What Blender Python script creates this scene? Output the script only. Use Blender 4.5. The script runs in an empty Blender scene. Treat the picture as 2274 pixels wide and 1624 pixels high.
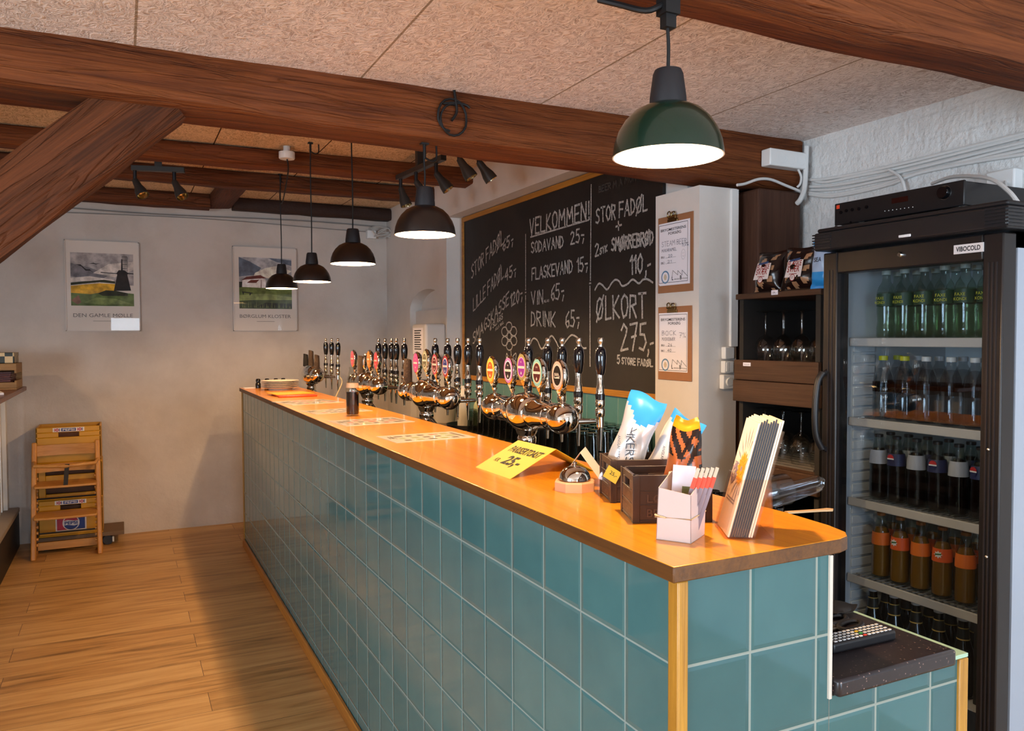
import bpy, bmesh, math, random
from mathutils import Vector as V, Matrix as M
random.seed(7)
PI=math.pi
S=bpy.context.scene; COL=S.collection
# ---------------------------------------------------------------- camera
CAM=V((-0.779239,-1.149834,1.524212)); YAW,PIT,ROL,FPX=0.4542164,-0.03485735,-0.00398607,1769.93
def _basis():
    cy,sy,cp,sp=math.cos(YAW),math.sin(YAW),math.cos(PIT),math.sin(PIT)
    f=V((sy*cp,cy*cp,sp)); r=V((cy,-sy,0)); u=r.cross(f)
    c,s=math.cos(ROL),math.sin(ROL)
    return r*c+u*s, u*c-r*s, f
CR,CU,CF=_basis()
cam=bpy.data.cameras.new('camera'); co=bpy.data.objects.new('camera',cam); COL.objects.link(co)
cam.sensor_width=36; cam.lens=FPX/2274*36; cam.clip_start=.02
co.matrix_world=M(((CR.x,CU.x,-CF.x,CAM.x),(CR.y,CU.y,-CF.y,CAM.y),(CR.z,CU.z,-CF.z,CAM.z),(0,0,0,1)))
S.camera=co
try: S.cycles.transparent_max_bounces=40
except Exception: pass
def ray(x,y): return CF+CR*((x-1137)/FPX)-CU*((y-812)/FPX)
def on(ax,v,x,y):                      # point of the photograph on the plane axis=v of the room
    d=ray(x,y); return CAM+d*((v-CAM[ax])/d[ax])
onX=lambda v,x,y:on(0,v,x,y)
onY=lambda v,x,y:on(1,v,x,y)
onZ=lambda v,x,y:on(2,v,x,y)
# ---------------------------------------------------------------- light and exposure
S.view_settings.view_transform='Standard'; S.view_settings.look='None'; S.view_settings.gamma=1
S.view_settings.use_curve_mapping=False; S.view_settings.exposure=0.0
W=bpy.data.worlds.new('sky'); S.world=W; W.use_nodes=True
W.node_tree.nodes['Background'].inputs[0].default_value=(.62,.80,1,1); W.node_tree.nodes['Background'].inputs[1].default_value=1.0
def area(name,loc,rot,sx,sy,e,col):
    l=bpy.data.lights.new(name,'AREA'); l.shape='RECTANGLE'; l.size=sx; l.size_y=sy; l.energy=e; l.color=col
    o=bpy.data.objects.new(name,l); COL.objects.link(o); o.location=loc; o.rotation_euler=rot; return o
area('daylight_rear_window',(-.45,-3.72,1.45),(PI/2,0,0),1.1,1.0,70,(.74,.87,1))
area('daylight_glazed_door',(.68,-3.72,1.05),(PI/2,0,0),.85,1.9,100,(.62,.80,1))
area('daylight_side_window',(-5.12,-1.7,1.45),(0,-PI/2,0),1.3,2.6,260,(.72,.86,1))
LAMP_W=40.0; LAMP_COL=(1,.63,.31)
# ---------------------------------------------------------------- materials
def lin(c):
    if isinstance(c,str): c=tuple(int(c[i:i+2],16)/255 for i in (0,2,4))
    return tuple((v/12.92 if v<=.04045 else ((v+.055)/1.055)**2.4) for v in c)
_m={}
def nn(t,ty,**k):
    n=t.nodes.new(ty)
    for a,b in k.items():
        if a.startswith('i_'):
            key=a[2:]; n.inputs[int(key) if key.isdigit() else key.replace('_',' ')].default_value=b
        else: setattr(n,a,b)
    return n
def base(name):
    m=bpy.data.materials.new(name); m.use_nodes=True; t=m.node_tree
    return m,t,t.nodes['Principled BSDF']
def coords(t,scale=(1,1,1),kind='Object'):
    c=nn(t,'ShaderNodeTexCoord'); mp=nn(t,'ShaderNodeMapping'); mp.inputs['Scale'].default_value=scale
    t.links.new(c.outputs[kind],mp.inputs[0]); return mp.outputs[0]
def ramp(t,fac,stops):
    r=nn(t,'ShaderNodeValToRGB'); e=r.color_ramp.elements
    while len(e)<len(stops): e.new(.5)
    for i,(p,c) in enumerate(stops): e[i].position=p; e[i].color=(*lin(c),1)
    t.links.new(fac,r.inputs[0]); return r.outputs[0]
def bump(t,p,h,st,dist=.01):
    b=nn(t,'ShaderNodeBump'); b.inputs['Strength'].default_value=st; b.inputs['Distance'].default_value=dist
    t.links.new(h,b.inputs['Height']); t.links.new(b.outputs[0],p.inputs['Normal']); return b
def mat(name,col,rough=.5,metal=0,coat=0,trans=0,ior=1.45,emis=0,alpha=1,var=None,vs=8,bs=0,bscale=60,spec=None):
    if name in _m: return _m[name]
    m,t,p=base(name); _m[name]=m
    p.inputs['Base Color'].default_value=(*lin(col),1); p.inputs['Roughness'].default_value=rough
    p.inputs['Metallic'].default_value=metal; p.inputs['Coat Weight'].default_value=coat; p.inputs['Coat Roughness'].default_value=.05
    p.inputs['Transmission Weight'].default_value=trans; p.inputs['IOR'].default_value=ior
    if spec is not None: p.inputs['Specular IOR Level'].default_value=spec
    if emis: p.inputs['Emission Color'].default_value=(*lin(col),1); p.inputs['Emission Strength'].default_value=emis
    n=None
    if var:
        n=nn(t,'ShaderNodeTexNoise',i_Scale=vs,i_Detail=5.0); t.links.new(coords(t),n.inputs[0])
        t.links.new(ramp(t,n.outputs[0],[(.35,col),(.68,var)]),p.inputs['Base Color'])
    if bs:
        n=nn(t,'ShaderNodeTexNoise',i_Scale=bscale,i_Detail=4.0); t.links.new(coords(t),n.inputs[0]); bump(t,p,n.outputs[0],bs)
    return m
def wood(name,c1,c2,axis=0,rough=.5,scale=1.0,bs=.25,coat=0,dark=None,rings=.6,crack=0):
    if name in _m: return _m[name]
    m,t,p=base(name); _m[name]=m
    sc=[13*scale]*3; sc[axis]=.8*scale
    co_=coords(t,sc)
    n=nn(t,'ShaderNodeTexNoise',i_Scale=1.6,i_Detail=6.0,i_Roughness=.62,i_Distortion=rings); t.links.new(co_,n.inputs[0])
    sc2=[75*scale]*3; sc2[axis]=2.2*scale
    n2=nn(t,'ShaderNodeTexNoise',i_Scale=2.0,i_Detail=4.0); t.links.new(coords(t,sc2),n2.inputs[0])
    mx=nn(t,'ShaderNodeMath',operation='MULTIPLY_ADD'); mx.inputs[1].default_value=.42
    t.links.new(n2.outputs[0],mx.inputs[0])
    ms=nn(t,'ShaderNodeMath',operation='MULTIPLY'); ms.inputs[1].default_value=.62; t.links.new(n.outputs[0],ms.inputs[0])
    t.links.new(ms.outputs[0],mx.inputs[2])
    stops=[(.33,c2),(.62,c1)]
    if dark: stops=[(.30,dark),(.42,c2),(.66,c1)]
    t.links.new(ramp(t,mx.outputs[0],stops),p.inputs['Base Color'])
    p.inputs['Roughness'].default_value=rough; p.inputs['Coat Weight'].default_value=coat; p.inputs['Coat Roughness'].default_value=.12; p.inputs['Specular IOR Level'].default_value=.5 if rough<.55 else .25
    h=mx.outputs[0]
    if crack:
        sc3=[14]*3; sc3[axis]=1.1
        v=nn(t,'ShaderNodeTexNoise',i_Scale=1.3,i_Detail=3.0,i_Distortion=1.2); t.links.new(coords(t,sc3),v.inputs[0])
        a=nn(t,'ShaderNodeMath',operation='SUBTRACT'); a.inputs[1].default_value=.5; t.links.new(v.outputs[0],a.inputs[0])
        b=nn(t,'ShaderNodeMath',operation='ABSOLUTE'); t.links.new(a.outputs[0],b.inputs[0])
        c=nn(t,'ShaderNodeMath',operation='MULTIPLY',use_clamp=True); c.inputs[1].default_value=30; t.links.new(b.outputs[0],c.inputs[0])
        d=nn(t,'ShaderNodeMath',operation='MULTIPLY_ADD'); d.inputs[1].default_value=crack; t.links.new(c.outputs[0],d.inputs[0]); t.links.new(h,d.inputs[2]); h=d.outputs[0]
    bump(t,p,h,bs,.01); return m
def plaster(name,col,col2,bs=.35,scale=3.0,brick=False):
    m,t,p=base(name); _m[name]=m; cc=coords(t)
    n=nn(t,'ShaderNodeTexNoise',i_Scale=scale,i_Detail=7.0,i_Roughness=.6); t.links.new(cc,n.inputs[0])
    t.links.new(ramp(t,n.outputs[0],[(.3,col2),(.6,col)]),p.inputs['Base Color']); p.inputs['Roughness'].default_value=.75
    h=n.outputs[0]
    if brick:
        mp=nn(t,'ShaderNodeMapping'); mp.inputs['Rotation'].default_value=(PI/2,0,PI/2); t.links.new(cc,mp.inputs[0])
        sp=nn(t,'ShaderNodeSeparateXYZ'); t.links.new(cc,sp.inputs[0]); cb=nn(t,'ShaderNodeCombineXYZ')
        t.links.new(sp.outputs[1],cb.inputs[0]); t.links.new(sp.outputs[2],cb.inputs[1])
        wn=nn(t,'ShaderNodeTexNoise',i_Scale=5.0,i_Detail=2.0); t.links.new(cc,wn.inputs[0])
        ad=nn(t,'ShaderNodeVectorMath',operation='MULTIPLY_ADD'); ad.inputs[1].default_value=(.03,.03,.03)
        t.links.new(wn.outputs[1],ad.inputs[0]); t.links.new(cb.outputs[0],ad.inputs[2])
        b=nn(t,'ShaderNodeTexBrick',i_Scale=1.0,i_Mortar_Size=.012,i_Mortar_Smooth=1.0,i_Brick_Width=.28,i_Row_Height=.095)
        t.links.new(ad.outputs[0],b.inputs[0])
        mu=nn(t,'ShaderNodeMath',operation='MULTIPLY_ADD'); mu.inputs[1].default_value=-.045; t.links.new(b.outputs['Fac'],mu.inputs[0]); t.links.new(n.outputs[0],mu.inputs[2]); h=mu.outputs[0]
    n3=nn(t,'ShaderNodeTexNoise',i_Scale=scale*14,i_Detail=3.0); t.links.new(cc,n3.inputs[0])
    m2=nn(t,'ShaderNodeMath',operation='MULTIPLY_ADD'); m2.inputs[1].default_value=.12; t.links.new(n3.outputs[0],m2.inputs[0]); t.links.new(h,m2.inputs[2])
    bump(t,p,m2.outputs[0],bs,.05); return m
def woodwool(name,c1,c2,x_seam,w,x0,gapx=False):
    m,t,p=base(name); _m[name]=m; cc=coords(t)
    wv=nn(t,'ShaderNodeTexNoise',i_Scale=14.0,i_Detail=2.0); t.links.new(cc,wv.inputs[0])
    ad=nn(t,'ShaderNodeVectorMath',operation='MULTIPLY_ADD'); ad.inputs[1].default_value=(.09,.09,.09); t.links.new(wv.outputs[1],ad.inputs[0]); t.links.new(cc,ad.inputs[2])
    hs=[]
    for rot,sc in ((.5,(150,26,30)),(-.7,(28,150,30)),(1.3,(120,30,30))):
        mp=nn(t,'ShaderNodeMapping'); mp.inputs['Rotation'].default_value=(0,0,rot); mp.inputs['Scale'].default_value=sc; t.links.new(ad.outputs[0],mp.inputs[0])
        n=nn(t,'ShaderNodeTexNoise',i_Scale=1.0,i_Detail=2.0); t.links.new(mp.outputs[0],n.inputs[0]); hs.append(n.outputs[0])
    a=nn(t,'ShaderNodeMath',operation='MAXIMUM'); t.links.new(hs[0],a.inputs[0]); t.links.new(hs[1],a.inputs[1])
    b=nn(t,'ShaderNodeMath',operation='MAXIMUM'); t.links.new(a.outputs[0],b.inputs[0]); t.links.new(hs[2],b.inputs[1])
    big=nn(t,'ShaderNodeTexNoise',i_Scale=2.2,i_Detail=3.0); t.links.new(cc,big.inputs[0])
    mm=nn(t,'ShaderNodeMath',operation='MULTIPLY_ADD'); mm.inputs[1].default_value=.18; t.links.new(big.outputs[0],mm.inputs[0]); t.links.new(b.outputs[0],mm.inputs[2])
    col=ramp(t,mm.outputs[0],[(.50,c2),(.70,c1)])
    sp=nn(t,'ShaderNodeSeparateXYZ'); t.links.new(cc,sp.inputs[0])
    u=nn(t,'ShaderNodeMath',operation='SUBTRACT'); u.inputs[1].default_value=x0; t.links.new(sp.outputs[0],u.inputs[0])
    pp=nn(t,'ShaderNodeMath',operation='PINGPONG'); pp.inputs[1].default_value=w/2; t.links.new(u.outputs[0],pp.inputs[0])
    lt=nn(t,'ShaderNodeMath',operation='LESS_THAN'); lt.inputs[1].default_value=.0035; t.links.new(pp.outputs[0],lt.inputs[0])
    mix=nn(t,'ShaderNodeMix',data_type='RGBA'); t.links.new(lt.outputs[0],mix.inputs[0]); t.links.new(col,mix.inputs[6]); mix.inputs[7].default_value=(*lin(x_seam),1)
    t.links.new(mix.outputs[2],p.inputs['Base Color']); p.inputs['Roughness'].default_value=.95; p.inputs['Specular IOR Level'].default_value=.1
    bump(t,p,mm.outputs[0],.9,.012); return m
def tiles(name,ua,u0,w,z0,c1,c2,grout,gw=.0022,rough=.06):
    """square glazed tiles; ua = index of the in-plane axis, u0/z0 = position of one grout line"""
    m,t,p=base(name); _m[name]=m; cc=coords(t)
    sp=nn(t,'ShaderNodeSeparateXYZ'); t.links.new(cc,sp.inputs[0]); ds=[]; ids=[]
    for ax,o in ((ua,u0),(2,z0)):
        u=nn(t,'ShaderNodeMath',operation='SUBTRACT'); u.inputs[1].default_value=o; t.links.new(sp.outputs[ax],u.inputs[0])
        q=nn(t,'ShaderNodeMath',operation='PINGPONG'); q.inputs[1].default_value=w/2; t.links.new(u.outputs[0],q.inputs[0]); ds.append(q.outputs[0])
        dv=nn(t,'ShaderNodeMath',operation='DIVIDE'); dv.inputs[1].default_value=w; t.links.new(u.outputs[0],dv.inputs[0])
        fl=nn(t,'ShaderNodeMath',operation='FLOOR'); t.links.new(dv.outputs[0],fl.inputs[0]); ids.append(fl.outputs[0])
    mn=nn(t,'ShaderNodeMath',operation='MINIMUM'); t.links.new(ds[0],mn.inputs[0]); t.links.new(ds[1],mn.inputs[1])
    g=nn(t,'ShaderNodeMath',operation='LESS_THAN'); g.inputs[1].default_value=gw; t.links.new(mn.outputs[0],g.inputs[0])
    cb=nn(t,'ShaderNodeCombineXYZ'); t.links.new(ids[0],cb.inputs[0]); t.links.new(ids[1],cb.inputs[1])
    wn=nn(t,'ShaderNodeTexWhiteNoise'); t.links.new(cb.outputs[0],wn.inputs[0])
    n=nn(t,'ShaderNodeTexNoise',i_Scale=9.0,i_Detail=3.0); t.links.new(cc,n.inputs[0])
    av=nn(t,'ShaderNodeMath',operation='MULTIPLY_ADD'); av.inputs[1].default_value=.35; t.links.new(wn.outputs[0],av.inputs[0]); 
    nm=nn(t,'ShaderNodeMath',operation='MULTIPLY'); nm.inputs[1].default_value=.6; t.links.new(n.outputs[0],nm.inputs[0]); t.links.new(nm.outputs[0],av.inputs[2])
    col=ramp(t,av.outputs[0],[(.2,c2),(.7,c1)])
    mix=nn(t,'ShaderNodeMix',data_type='RGBA'); t.links.new(g.outputs[0],mix.inputs[0]); t.links.new(col,mix.inputs[6]); mix.inputs[7].default_value=(*lin(grout),1)
    t.links.new(mix.outputs[2],p.inputs['Base Color'])
    rr=nn(t,'ShaderNodeMath',operation='MULTIPLY_ADD'); rr.inputs[1].default_value=.6; rr.inputs[2].default_value=rough; t.links.new(g.outputs[0],rr.inputs[0]); t.links.new(rr.outputs[0],p.inputs['Roughness'])
    ed=nn(t,'ShaderNodeMapRange'); ed.inputs['From Max'].default_value=.009; t.links.new(mn.outputs[0],ed.inputs[0])
    sl=nn(t,'ShaderNodeMath',operation='MULTIPLY_ADD'); sl.inputs[1].default_value=.25
    n2=nn(t,'ShaderNodeTexNoise',i_Scale=7.0,i_Detail=1.0); t.links.new(cc,n2.inputs[0]); t.links.new(n2.outputs[0],sl.inputs[0]); t.links.new(ed.outputs[0],sl.inputs[2])
    bump(t,p,sl.outputs[0],.30,.006); return m
def planks(name):
    m,t,p=base(name); _m[name]=m; cc=coords(t)
    b=nn(t,'ShaderNodeTexBrick',i_Scale=1.0,i_Mortar_Size=.0012,i_Mortar_Smooth=.1,i_Brick_Width=1.29,i_Row_Height=.19,i_Bias=0.0)
    b.offset=.37; b.inputs['Color1'].default_value=(0,0,0,1); b.inputs['Color2'].default_value=(1,1,1,1); b.inputs['Mortar'].default_value=(.5,.5,.5,1)
    t.links.new(cc,b.inputs[0])
    sc=nn(t,'ShaderNodeMapping'); sc.inputs['Scale'].default_value=(.9,11,1); t.links.new(cc,sc.inputs[0])
    of=nn(t,'ShaderNodeVectorMath',operation='MULTIPLY_ADD'); of.inputs[1].default_value=(7,3,0); t.links.new(b.outputs[0],of.inputs[0]); t.links.new(sc.outputs[0],of.inputs[2])
    n=nn(t,'ShaderNodeTexNoise',i_Scale=2.0,i_Detail=7.0,i_Roughness=.62,i_Distortion=.7); t.links.new(of.outputs[0],n.inputs[0])
    x=nn(t,'ShaderNodeMath',operation='MULTIPLY_ADD'); x.inputs[1].default_value=.16; t.links.new(b.outputs[0],x.inputs[0]); t.links.new(n.outputs[0],x.inputs[2])
    col=ramp(t,x.outputs[0],[(.34,'86602F'),(.52,'B98A4E'),(.75,'CFA468')])
    mx=nn(t,'ShaderNodeMix',data_type='RGBA'); t.links.new(b.outputs['Fac'],mx.inputs[0]); t.links.new(col,mx.inputs[6]); mx.inputs[7].default_value=(*lin('4A3018'),1)
    t.links.new(mx.outputs[2],p.inputs['Base Color']); p.inputs['Roughness'].default_value=.42
    bump(t,p,x.outputs[0],.08,.004); return m
def clear(name,tint='FFFFFF',refl=.25,rough=.02):
    """thin clear glass or plastic: light goes straight through, the surface mirrors by angle"""
    if name in _m: return _m[name]
    m=bpy.data.materials.new(name); m.use_nodes=True; t=m.node_tree; _m[name]=m
    t.nodes.remove(t.nodes['Principled BSDF']); out=t.nodes['Material Output']
    a=nn(t,'ShaderNodeBsdfTransparent'); a.inputs[0].default_value=(*lin(tint),1)
    g=nn(t,'ShaderNodeBsdfGlossy'); g.inputs['Roughness'].default_value=rough
    l=nn(t,'ShaderNodeLayerWeight'); l.inputs[0].default_value=.5
    pw=nn(t,'ShaderNodeMath',operation='POWER'); pw.inputs[1].default_value=4.0; t.links.new(l.outputs['Facing'],pw.inputs[0])
    sc=nn(t,'ShaderNodeMath',operation='MULTIPLY_ADD'); sc.inputs[1].default_value=min(.9,refl*2.2); sc.inputs[2].default_value=refl*.14; t.links.new(pw.outputs[0],sc.inputs[0])
    mx=nn(t,'ShaderNodeMixShader'); t.links.new(sc.outputs[0],mx.inputs[0]); t.links.new(a.outputs[0],mx.inputs[1]); t.links.new(g.outputs[0],mx.inputs[2])
    t.links.new(mx.outputs[0],out.inputs[0]); return m
# ---------------------------------------------------------------- mesh helpers
def nb(): return bmesh.new()
def addf(bm,vs,fs,m=None,mi=0):
    bv=[bm.verts.new(m@V(v) if m else V(v)) for v in vs]
    for f in fs:
        try: bm.faces.new([bv[i] for i in f]).material_index=mi
        except ValueError: pass
    return bm
def box(bm,x0,x1,y0,y1,z0,z1,m=None,mi=0):
    return addf(bm,[(x,y,z) for z in (z0,z1) for y in (y0,y1) for x in (x0,x1)],
      [(0,2,3,1),(4,5,7,6),(0,1,5,4),(1,3,7,5),(3,2,6,7),(2,0,4,6)],m,mi)
def prism(bm,poly,z0,z1,m=None,mi=0):
    n=len(poly); vs=[(x,y,z0) for x,y in poly]+[(x,y,z1) for x,y in poly]
    a=sum(poly[i][0]*poly[(i+1)%n][1]-poly[(i+1)%n][0]*poly[i][1] for i in range(n))
    fs=[tuple(reversed(range(n))),tuple(range(n,2*n))]+[(i,(i+1)%n,n+(i+1)%n,n+i) for i in range(n)]
    if a<0: fs=[tuple(reversed(f)) for f in fs]
    return addf(bm,vs,fs,m,mi)
def lathe(bm,prof,n=24,m=None,mi=0,sx=1,sy=1,mis=None):
    rings=[]
    for r,z in prof:
        if r<1e-6: rings.append([bm.verts.new((m@V((0,0,z))) if m else V((0,0,z)))])
        else: rings.append([bm.verts.new((m@p) if m else p) for p in (V((r*sx*math.cos(2*PI*i/n),r*sy*math.sin(2*PI*i/n),z)) for i in range(n))])
    for k in range(len(rings)-1):
        a,b=rings[k],rings[k+1]; q=mis[k] if mis else mi
        for i in range(n):
            j=(i+1)%n
            if len(a)==1 and len(b)==1: continue
            f=(a[0],b[j],b[i]) if len(a)==1 else ((a[i],a[j],b[0]) if len(b)==1 else (a[i],a[j],b[j],b[i]))
            try: bm.faces.new(f).material_index=q
            except ValueError: pass
    return bm
def tube(bm,pts,r,n=8,mi=0,closed=False,cap=True):
    pts=[V(p) for p in pts]; L=len(pts); rs=r if isinstance(r,(list,tuple)) else [r]*L; prev=None; rings=[]
    for i,p in enumerate(pts):
        a=pts[i-1] if (i or closed) else p; b=pts[(i+1)%L] if (i<L-1 or closed) else p
        t=(b-a).normalized()
        if prev is None: u=t.cross(V((0,0,1)) if abs(t.z)<.9 else V((1,0,0))).normalized()
        else: u=(prev-t*prev.dot(t)).normalized()
        prev=u; w=t.cross(u)
        rings.append([bm.verts.new(p+(u*math.cos(2*PI*k/n)+w*math.sin(2*PI*k/n))*rs[i]) for k in range(n)])
    for i in range(L if closed else L-1):
        a,b=rings[i],rings[(i+1)%L]
        for k in range(n): bm.faces.new((a[k],a[(k+1)%n],b[(k+1)%n],b[k])).material_index=mi
    if cap and not closed:
        bm.faces.new(rings[0][::-1]).material_index=mi; bm.faces.new(rings[-1]).material_index=mi
    return bm
def smooth_path(pts,k=6):
    pts=[V(p) for p in pts]; out=[]
    for i in range(len(pts)-1):
        p0=pts[max(i-1,0)];p1=pts[i];p2=pts[i+1];p3=pts[min(i+2,len(pts)-1)]
        for j in range(k):
            t=j/k; out.append(.5*((2*p1)+(p2-p0)*t+(2*p0-5*p1+4*p2-p3)*t*t+(3*p1-p0-3*p2+p3)*t**3))
    return out+[pts[-1]]
def sphere(bm,c,r,n=16,mi=0,s=(1,1,1)):
    return lathe(bm,[(r*math.sin(PI*k/(n//2)) if 0<k<n//2 else 0,-r*math.cos(PI*k/(n//2))) for k in range(n//2+1)],n,M.Translation(c)@M.Diagonal((*s,1)),mi)
def frame(o,x,y):
    x=V(x).normalized(); y=V(y).normalized(); z=x.cross(y)
    return M(((x.x,y.x,z.x,o[0]),(x.y,y.y,z.y,o[1]),(x.z,y.z,z.z,o[2]),(0,0,0,1)))
FX=lambda o:frame(o,(0,-1,0),(0,0,1))     # a plane facing the room from the right-hand side (normal -X)
FY=lambda o:frame(o,(1,0,0),(0,0,1))      # a plane facing the camera side (normal -Y)
def obj(name,bm,mats,parent=None,smooth=True,bevel=0,seg=2,ang=40):
    me=bpy.data.meshes.new(name); bmesh.ops.recalc_face_normals(bm,faces=bm.faces) if smooth!='keep' else None
    bm.to_mesh(me); bm.free()
    for q in (mats if isinstance(mats,(list,tuple)) else [mats]): me.materials.append(q)
    if smooth: me.shade_smooth(); me.set_sharp_from_angle(angle=math.radians(ang))
    o=bpy.data.objects.new(name,me); COL.objects.link(o)
    if parent: o.parent=parent
    if bevel:
        b=o.modifiers.new('bevel','BEVEL'); b.width=bevel; b.segments=seg; b.limit_method='ANGLE'; b.angle_limit=math.radians(35); b.harden_normals=False
    return o
def tag(o,label,cat,group=None):
    o['label']=label; o['category']=cat
    if group: o['group']=group
    return o
def thing(name,label,cat,loc=(0,0,0),rot=0,group=None):
    o=bpy.data.objects.new(name,None); COL.objects.link(o); o.empty_display_size=.05
    o.location=loc; o.rotation_euler=rot if isinstance(rot,tuple) else (0,0,rot)
    return tag(o,label,cat,group)
def struct(name,bm,m,**k):
    o=obj(name,bm,m,**k); o['kind']='structure'; return o
def dup(root,loc=None,rot=None,label=None,group=None):
    def cp(o,par):
        c=o.copy(); COL.objects.link(c); c.parent=par
        for ch in list(o.children): cp(ch,c)
        return c
    r=cp(root,None)
    if loc is not None: r.location=loc
    if rot is not None: r.rotation_euler=rot if isinstance(rot,tuple) else (0,0,rot)
    if label: r['label']=label
    if group: r['group']=group
    return r
def text_bm(s,h,m=None,width=None,bold=0,align='C',bm=None,mi=0,sh=0):
    """printed lettering as flat faces, cap height h, in the xy plane of m"""
    cu=bpy.data.curves.new('t','FONT'); cu.body=s; cu.offset=bold; cu.resolution_u=3
    o=bpy.data.objects.new('t',cu); me=bpy.data.meshes.new_from_object(o)
    xs=[v.co.x for v in me.vertices]; ys=[v.co.y for v in me.vertices]
    bm=bm or nb()
    if xs:
        x0,x1,y1=min(xs),max(xs),.69; sy=h/y1; sx=sy if not width else width/(x1-x0)
        ox={'C':(x0+x1)/2,'L':x0,'R':x1}[align]
        vs=[((v.co.x-ox)*sx+sh*v.co.y*sy,v.co.y*sy,0) for v in me.vertices]
        addf(bm,vs,[tuple(p.vertices) for p in me.polygons],m,mi)
    bpy.data.objects.remove(o); bpy.data.curves.remove(cu); bpy.data.meshes.remove(me); return bm
_G={'A':'0,0 .3,1 .6,0|.12,.35 .48,.35','B':'0,0 0,1 .4,.9 .42,.62 0,.52 .48,.4 .48,.12 0,0','C':'.55,.85 .3,1 .05,.75 .02,.3 .25,0 .55,.15','D':'0,0 0,1 .35,.85 .52,.5 .35,.12 0,0','E':'.5,1 0,1 0,0 .5,0|0,.52 .4,.52','F':'.52,1 0,1 0,0|0,.52 .4,.52',
'G':'.55,.85 .3,1 .05,.7 .05,.3 .3,0 .55,.2 .55,.45 .32,.45','H':'0,0 0,1|.5,0 .5,1|0,.5 .5,.5','I':'0.1,0 .1,1','K':'0,0 0,1|.5,1 0,.45 .52,0','L':'0,1 0,0 .5,0','M':'0,0 .08,1 .35,.4 .62,1 .7,0','N':'0,0 0,1 .5,0 .5,1','O':'.28,1 .05,.8 0,.4 .2,0 .45,.1 .55,.5 .48,.88 .28,1',
'\u00d8':'.28,1 .05,.8 0,.4 .2,0 .45,.1 .55,.5 .48,.88 .28,1|-.05,-.12 .62,1.12','P':'0,0 0,1 .42,.92 .45,.6 0,.48','R':'0,0 0,1 .42,.92 .45,.62 0,.5|.15,.5 .5,0','S':'.5,.88 .28,1 .05,.85 .1,.6 .42,.42 .48,.18 .25,0 0,.12','T':'0,1 .6,1|.3,1 .3,0','U':'0,1 .02,.25 .25,0 .48,.25 .5,1','V':'0,1 .27,0 .55,1',
'\u00c6':'0,0 .38,1 .8,1|.4,1 .4,0 .8,0|.16,.4 .4,.4|.4,.52 .7,.52','J':'.4,1 .4,.2 .2,0 0,.15','X':'0,0 .5,1|0,1 .5,0','0':'.25,1 .04,.75 .02,.3 .22,0 .42,.2 .46,.7 .25,1','1':'0,.75 .2,1 .2,0','2':'.02,.8 .2,1 .44,.85 .4,.6 0,0 .5,.02','4':'.4,0 .4,1 0,.35 .52,.35','5':'.46,1 .08,1 .05,.58 .34,.6 .46,.32 .28,0 0,.08','6':'.42,.98 .12,.65 .03,.25 .22,0 .42,.15 .38,.45 .06,.35','7':'0,1 .48,1 .18,0|.1,.5 .42,.5',
',':'.1,.12 .12,-.02 .02,-.22','-':'.02,.42 .38,.42',';':'.06,.5 .34,.5|.3,.2 .22,-.12','!':'.1,1 .1,.3|.1,.08 .11,0','+':'.3,.85 .3,.15|0,.5 .6,.5',':':'.08,.62 .1,.6|.08,.1 .1,.08','%':'.08,.95 0,.75 .14,.7 .2,.88 .08,.95|.5,1 .1,0|.45,.3 .36,.12 .48,.02 .58,.2 .45,.3','/':'0,0 .35,1','.':'.08,.03 .1,0',"'":'.1,1 .08,.8'}
def ribbon(bm,pts,w,m,mi=0):
    for i in range(len(pts)-1):
        a,b=V((*pts[i],0)),V((*pts[i+1],0)); d=b-a
        if d.length<1e-6: continue
        d.normalize(); nrm=V((-d.y,d.x,0))*w/2; a=a-d*w*.4; b=b+d*w*.4
        z=V((0,0,.00004*i))
        addf(bm,[a-nrm+z,b-nrm+z,b+nrm+z,a+nrm+z],[(0,1,2,3)],m,mi)
def hand(bm,s,length,h,w,m,mi=0,jit=.03):
    """hand-written capitals along +x of m, fitted to the given length"""
    adv=[]; x=0
    for ch in s:
        g=_G.get(ch)
        if g is None: adv.append((ch,x)); x+=.35; continue
        wd=max(float(p.split(',')[0]) for st in g.split('|') for p in st.split()); adv.append((ch,x)); x+=wd+.2
    k=length/max(x-.2,.1)
    for ch,x in adv:
        g=_G.get(ch)
        if not g: continue
        dy=random.uniform(-jit,jit)*h
        for st in g.split('|'):
            pts=[tuple(map(float,p.split(','))) for p in st.split()]
            ribbon(bm,[((x+a+random.uniform(-jit,jit))*k,(b+random.uniform(-jit,jit))*h+dy) for a,b in pts],w,m,mi)
    return bm
# ================================================================ setting
PLAST=plaster('white plaster','CBC1B8','BBB0A6',.34,2.2)
PLAST2=plaster('smooth white wall','DAD4CE','CFC8C1',.12,2.0)
BRICK=plaster('painted brick','DCDCDA','CFCFCE',.75,4.0,brick=True)
FLOOR=planks('oak laminate')
CEILF=woodwool('woodwool board','F7EBE4','C3AFA4','A8947F',.68,-.73)
CEILB=woodwool('woodwool board old','E8CBA6','A8855F','4A3220',.6,-.28)
BEAM=wood('old beam wood','7E4520','55290F',0,.7,.9,.8,dark='33170A',crack=.35)
BEAMD=wood('dark beam wood','6C3A1C','46240F',0,.7,.9,.9,dark='2A1208',crack=.4)
POSTM=wood('brown painted post','54382A','42291E',2,.6,.8,.4,dark='2C1A12')
BLACK=mat('black plastic','17171A',.42); BLACKS=mat('gloss black','0C0C0F',.12)
WHITE=mat('white plastic','E6E6E4',.4); CHROME=mat('chrome','D9D6D2',.07,1)
STEEL=mat('brushed steel','B9B6B0',.3,1); PAPER=mat('paper','E9E4EA',.8); INK=mat('ink','1A1A1E',.8)
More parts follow.
